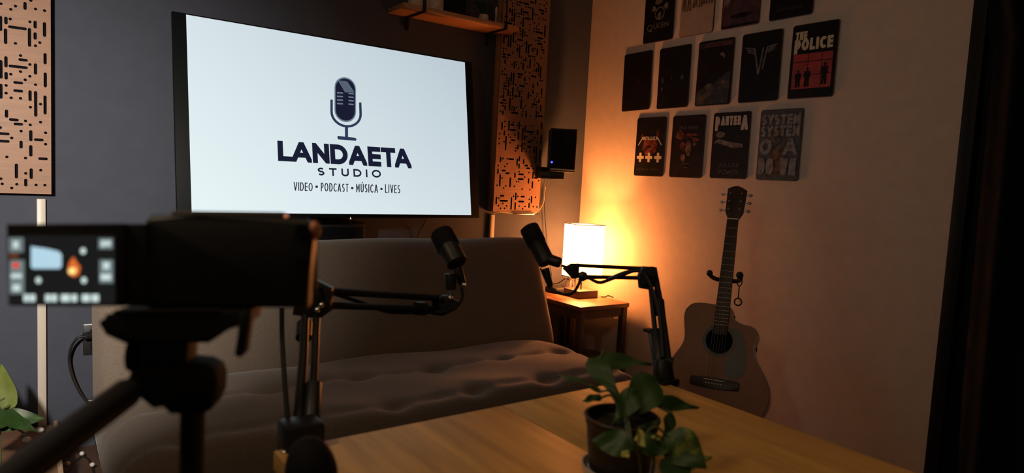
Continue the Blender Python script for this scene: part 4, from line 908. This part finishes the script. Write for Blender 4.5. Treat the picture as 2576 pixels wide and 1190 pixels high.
b = MB(); b.flat([cq(34, 637, 56, 648)], CMX, .0050); b.build('level_icon', glow('level brown', (.14, .045, .02)), lcd)

tp = thing('tripod', 'black tripod with a pan handle under the video camera', 'tripod', tuple(V(467, 1190, .49)*1.0))
tp_o = V(467, 1190, .49)
def CP(px, py, z=0): return CMX @ (C(px, py, z))
b = MB(); b.prism(cpoly([(286, 782), (636, 779), (630, 812), (540, 836), (528, 862), (318, 864), (268, 842), (250, 812), (258, 803), (283, 800)]), CMX, -.048, .004, bev=.003); b.build('head_plate', 'black', tp)
b = MB(); b.prism(cpoly([(300, 778), (560, 776), (556, 784), (304, 786)]), CMX, -.044, .006, bev=.0005); b.build('release_plate', 'black_metal', tp)
b = MB(); b.prism(cpoly([(625, 779), (636, 795), (622, 885), (607, 898), (592, 890), (600, 850), (603, 800), (610, 780)]), CMX, -.010, .006, bev=.002); b.build('release_lever', 'black', tp)
b = MB(); b.prism(cpoly([(338, 860), (472, 860), (462, 940), (345, 940)]), CMX, -.036, -.004, bev=.003); b.build('tilt_block', 'black', tp)
b = MB()
for i, py in enumerate((878, 896, 914, 932)): b.cyl(CP(298+4*(i % 2), py, -.02), CP(345, py, -.02), .0030+.0016, seg=10)
b.cyl(CP(300, 905, -.02), CP(350, 905, -.02), .011, .013, seg=16); b.build('tilt_knob', 'black_matte', tp)
b = MB(); b.prism(cpoly([(322, 940), (350, 922), (460, 915), (510, 920), (536, 935), (545, 960), (542, 1005), (528, 1035), (505, 1046), (425, 1046), (408, 1030), (404, 1012), (325, 994), (315, 965)]), CMX, -.042, .0, bev=.005, seg=3); b.build('pan_base', 'black_matte', tp)
cb = CP(467, 1040, -.020); dn = Vector((0, 0, -1))
b = MB(); b.cyl(cb, cb+Vector((-.002, 0, -.42)), .0083, seg=20); b.build('centre_column', 'black_metal', tp)
hb = cb+Vector((-.001, 0, -.16))
b = MB(); b.cyl(hb+Vector((0, 0, .02)), hb+Vector((0, 0, -.05)), .030, .026, 20, bev=.004); b.build('shoulder', 'black', tp)
for kk in range(3):
    a = math.radians(100+120*kk); e = Vector((hb.x+math.cos(a)*.27, hb.y+math.sin(a)*.27, .012)); s0 = hb+Vector((math.cos(a)*.03, math.sin(a)*.03, -.02))
    b = MB(); b.tube([s0, s0+(e-s0)*.5], .0125, 10); b.tube([s0+(e-s0)*.48, e], .0095, 10); lg = b.build('leg', 'black_metal', tp)
    b = MB(); b.sphere(e, .013); b.build('rubber_foot', 'rubber', lg)
h0 = CP(335, 975, -.01); h1 = V(40, 1195, .355); hd_ = (h1-h0)
b = MB(); b.tube([h0, h0+hd_*.15], .0075, 16); b.tube([h0+hd_*.12, h0+hd_*1.35], .0098, 20)
for sgn in (-.0045, .0030):
    side = (CR*0.75+CD*0.66).normalized()*sgn*1.2 - CF*.0088
    b.tube([h0+hd_*.16+side, h0+hd_*1.33+side], .0022, 8)
b.build('pan_handle', 'black', tp)

# ------------------------------------------------------------ plant in a black pot on the table
def leaf(b, base, tip, width, nrm, curl=.15, fold=.18, n=10, heart=True):
    base = Vector(base); tip = Vector(tip); ax = tip-base; L = ax.length; ax.normalize()
    nrm = (nrm-ax*nrm.dot(ax)).normalized(); sd = ax.cross(nrm).normalized(); g = []
    for i in range(n+1):
        t = i/n; wv = width*.5*(math.sin(math.pi*min(1, t**.62))**.85)*(1-.15*t)
        if i == n: wv = 0.0004
        c = base+ax*(L*t)+nrm*(curl*L*(math.sin(math.pi*t)*.6-.25*t*t)); row = []
        for j in range(-3, 4):
            s = j/3; back = -ax*(L*.07*abs(s)*max(0, 1-t*4)) if heart else Vector((0, 0, 0))
            row.append(b.bm.verts.new(c+sd*(wv*s)+nrm*(fold*wv*abs(s)*(1-.4*abs(s)))+back+nrm*.002*math.sin(t*9+s*2)))
        g.append(row)
    for i in range(n):
        for j in range(6): b.bm.faces.new((g[i][j], g[i+1][j], g[i+1][j+1], g[i][j+1]))
pc = V(1543, 1170, z=zT+.0); pc = Vector((.582, .561, zT))
pl = thing('potted_pothos', 'leafy pothos plant in a black pot on the work table', 'potted plant', tuple(pc))
dp = CF.dot(pc-EYE)
PTOP = V(1545, 1040, dp).z
r1 = .0455; hpt = PTOP-zT
b = MB(); b.lathe([(.036, .008), (.037, .012), (r1*.90, hpt*.62), (r1*.93, hpt*.84), (r1*.96, hpt*.86), (r1*.99, hpt*.97), (r1*1.02, hpt*.985), (r1*1.0, hpt), (r1*.93, hpt), (r1*.90, hpt*.85), (.036, hpt*.80)], Matrix.Translation(pc), 40); b.build('pot', 'pot', pl)
b = MB(); b.lathe([(.036, .001), (.043, .003), (.046, .013), (.044, .013), (.040, .006), (.02, .006)], Matrix.Translation(pc), 36); b.build('saucer', 'saucer', pl)
b = MB(); b.lathe([(.039, hpt*.80), (.030, hpt*.83), (.01, hpt*.84), (.001, hpt*.84)], Matrix.Translation(pc), 24); b.build('soil', 'soil', pl)
TOC = -CF
fo = MB(); st_ = MB(); fy_ = MB()
root_p = pc+Vector((0, 0, hpt*.84))
def lf(bp, tp_, d0, d1, wpx, nr, curl=.12, fold=.2, stem=True, B=None, rp=None):
    a = V(*bp, d0); c = V(*tp_, d1); leaf(B or fo, a, c, wpx*dp/F, Vector(nr), curl, fold)
    if stem:
        s = rp or root_p+Vector((rnd.uniform(-.012, .012), rnd.uniform(-.012, .012), 0))
        st_.tube(smooth_path([s, s.lerp(a, .5)+Vector((0, 0, .018)), a], 5), .0016, 6)
UPV = Vector((0, 0, 1))
lf((1490, 918), (1642, 914), .86, .90, 62, UPV*.8+TOC*.45+CR*.1, .10)
lf((1486, 905), (1556, 1000), .84, .80, 58, TOC*.9+CR*.25, .06)
lf((1508, 985), (1405, 944), .86, .88, 34, UPV*.9+TOC*.10, .10)
lf((1512, 1000), (1465, 1009), .84, .84, 26, UPV*.7+TOC*.6, .15)
lf((1645, 955), (1572, 1052), .82, .78, 95, TOC+UPV*.3, .06)
lf((1642, 1012), (1760, 1026), .82, .86, 44, UPV*.6+TOC*.7, .05)
lf((1600, 985), (1548, 1060), .80, .77, 60, TOC*.9-CR*.3, .05)
lf((1690, 1040), (1668, 1105), .80, .79, 38, TOC+CR*.4, .05)
mid = V(1600, 1128, .76)
lf((1590, 1120), (1486, 1108), .75, .77, 66, TOC+UPV*.5, .08, rp=root_p)
lf((1606, 1122), (1706, 1122), .75, .77, 56, TOC*.8+UPV*.6, .08, rp=mid, B=None)
lf((1680, 1098), (1778, 1178), .77, .75, 96, TOC+UPV*.35, .06, rp=mid)
lf((1612, 1100), (1660, 1058), .78, .80, 44, TOC+UPV*.2, .05, rp=mid)
lf((1700, 1165), (1792, 1150), .79, .80, 52, UPV*.7+TOC*.6, .05, rp=mid)
lf((1690, 1150), (1710, 1240), .76, .74, 80, TOC+CR*.2, .05, rp=mid)
lf((1622, 1100), (1597, 1108), .745, .74, 42, TOC+UPV*.3, .03, stem=False, B=fy_)
lf((1568, 1136), (1582, 1152), .742, .735, 20, TOC+UPV*.3, .03, stem=False, B=fy_)
lf((1640, 1100), (1662, 1104), .74, .742, 9, TOC+UPV*.3, .03, stem=False, B=fy_)
st_.tube(smooth_path([root_p+Vector((.01, 0, 0)), V(1574, 1050, .80), V(1578, 1080, .77), V(1592, 1118, .755), mid], 6), .0020, 6)
st_.tube(smooth_path([V(1505, 925, .85), V(1512, 900, .85), V(1520, 880, .85)], 4), [.0022]*8+[.0006], 6)
st_.tube(smooth_path([mid, V(1608, 1150, .76), V(1612, 1195, .76)], 4), .0018, 6); st_.tube(smooth_path([V(1640, 1130, .77), V(1645, 1160, .77), V(1640, 1200, .77)], 4), .0018, 6)
fo.build('foliage', 'leaf', pl, ang=2.5, recalc=False); st_.build('stems', 'stem', pl); fy_.build('pale_leaf_tips', 'leaf_yellow', pl, ang=2.5, recalc=False)

# ------------------------------------------------------------ left corner: socket, cable, planter crate and plant
def socket(px, py, label):
    q = V(px, py, y=YB); t = thing('wall_socket', label, 'wall socket', (q.x, YB, q.z))
    b = MB(); b.box((q.x, YB-.005, q.z), (.075, .009, .115), bev=.002); b.build('plate', 'black', t)
    b = MB(); b.box((q.x, YB-.009, q.z+.058), (.072, .006, .004), bev=.001); b.build('top_edge', 'white_plastic', t)
    for dz in (-.024, .024): b = MB(); b.box((q.x, YB-.011, q.z+dz), (.030, .003, .030), bev=.001); b.build('outlet', 'black_matte', t)
socket(238, 852, 'upper black wall socket with a plug beside the left sofa end')
socket(249, 1040, 'lower black wall socket low on the wall beside the left sofa end')
b = MB(); b.tube(smooth_path([V(216, 846, y=2.91), V(196, 850, y=2.91), V(180, 872, y=2.92), V(174, 905, y=2.93), V(182, 945, y=2.93), V(200, 985, y=2.93), V(222, 1015, y=2.93), V(240, 1035, y=2.94)]), .0048, 10)
b.cyl(V(212, 846, y=2.91), V(232, 843, y=2.93), .013, .016, 14, bev=.003)
tag(b.build('power_cable', 'rubber'), 'black power cable looping between the two wall sockets', 'cable')
cx1 = V(145, 1057, y=2.95).x; zc = V(145, 1057, y=2.95).z
cr = thing('planter_crate', 'low brown wooden planter crate on the floor left of the sofa', 'crate', (cx1-.22, 2.62, 0))
b = MB(); b.box((cx1-.225, 2.60, zc/2), (.43, .66, zc-.012), bev=.004); b.build('box', 'crate', cr)
b = MB(); b.box((cx1-.006, 2.60, zc-.004), (.014, .68, .014), bev=.002); b.box((cx1-.22, 2.27, zc-.004), (.44, .014, .014), bev=.002); b.build('edge_strip', 'tan', cr)
for px, py, dd in ((100, 1082, 0), (67, 1106, 0)):
    q = V(px, py, z=zc+.012); b = MBo(q); b.sphere(q, (.013, .013, .010)); tag(b.build('pebble', 'white_plastic'), 'white pebble on the planter crate under the leaves, the %s' % ('larger' if dd == 0 and px == 100 else 'smaller'), 'pebble', 'white pebbles on the planter crate')
fl = [V(206, 1141, z=.02), V(170, 1166, z=.02), V(232, 1169, z=.02)]
b = MB(); b.tube(smooth_path([V(150, 1186, z=.008), fl[1]-Vector((0, 0, .01)), V(190, 1160, z=.008), fl[0]-Vector((0, 0, .01)), V(222, 1155, z=.008), fl[2]-Vector((0, 0, .01)), V(236, 1190, z=.008)], 6), .003, 6)
flo = b.build('string_light', 'rubber'); tag(flo, 'little string light cord lying on the floor beside the sofa end', 'string light')
for q in fl: b = MB(); b.sphere(q, .008); b.build('bulb', 'white_plastic', flo)
pr = thing('leafy_plant', 'green leafy plant on the planter crate in the left corner', 'plant', (cx1-.22, 2.55, zc))
b = MB()
for (bp, tp_, d0, d1, wpx, nr) in (((-10, 1062), (112, 1052), 2.05, 2.10, 62, UPV*.5+TOC*.8), ((20, 1050), (-60, 1075), 2.05, 2.0, 70, UPV*.6+TOC*.6), ((10, 1040), (90, 1085), 2.0, 1.95, 40, UPV*.4+TOC), ((0, 1060), (60, 1030), 2.1, 2.2, 46, UPV*.7+TOC*.6)):
    leaf(b, V(*bp, d0), V(*tp_, d1), wpx*2.05/F, nr, .12, .15)
b.build('foliage', 'leaf_dark', pr, ang=2.5, recalc=False)
b = MB(); leaf(b, V(28, 1030, 2.1), V(2, 915, 2.15), 50*2.05/F, TOC+CR*.3, .08, .15); leaf(b, V(-20, 1010, 2.1), V(-40, 900, 2.15), 50*2.05/F, TOC, .08, .15); b.build('pale_leaf', 'leaf_olive', pr, ang=2.5, recalc=False)
b = MB(); q = V(0, 1075, 2.06); b.tube(smooth_path([(q.x, q.y, zc), V(0, 1050, 2.06), V(24, 1020, 2.1)], 4), .004, 8); b.tube(smooth_path([V(-5, 1075, 2.04), V(20, 1066, 2.04), V(64, 1092, 2.0)], 4), .003, 8); b.tube([V(-10, 1012, 2.0), V(12, 1002, 2.0)], .0025, 8); b.build('stems', 'stem', pr)
for o in bpy.data.objects:
    if '_o' in o: del o['_o']
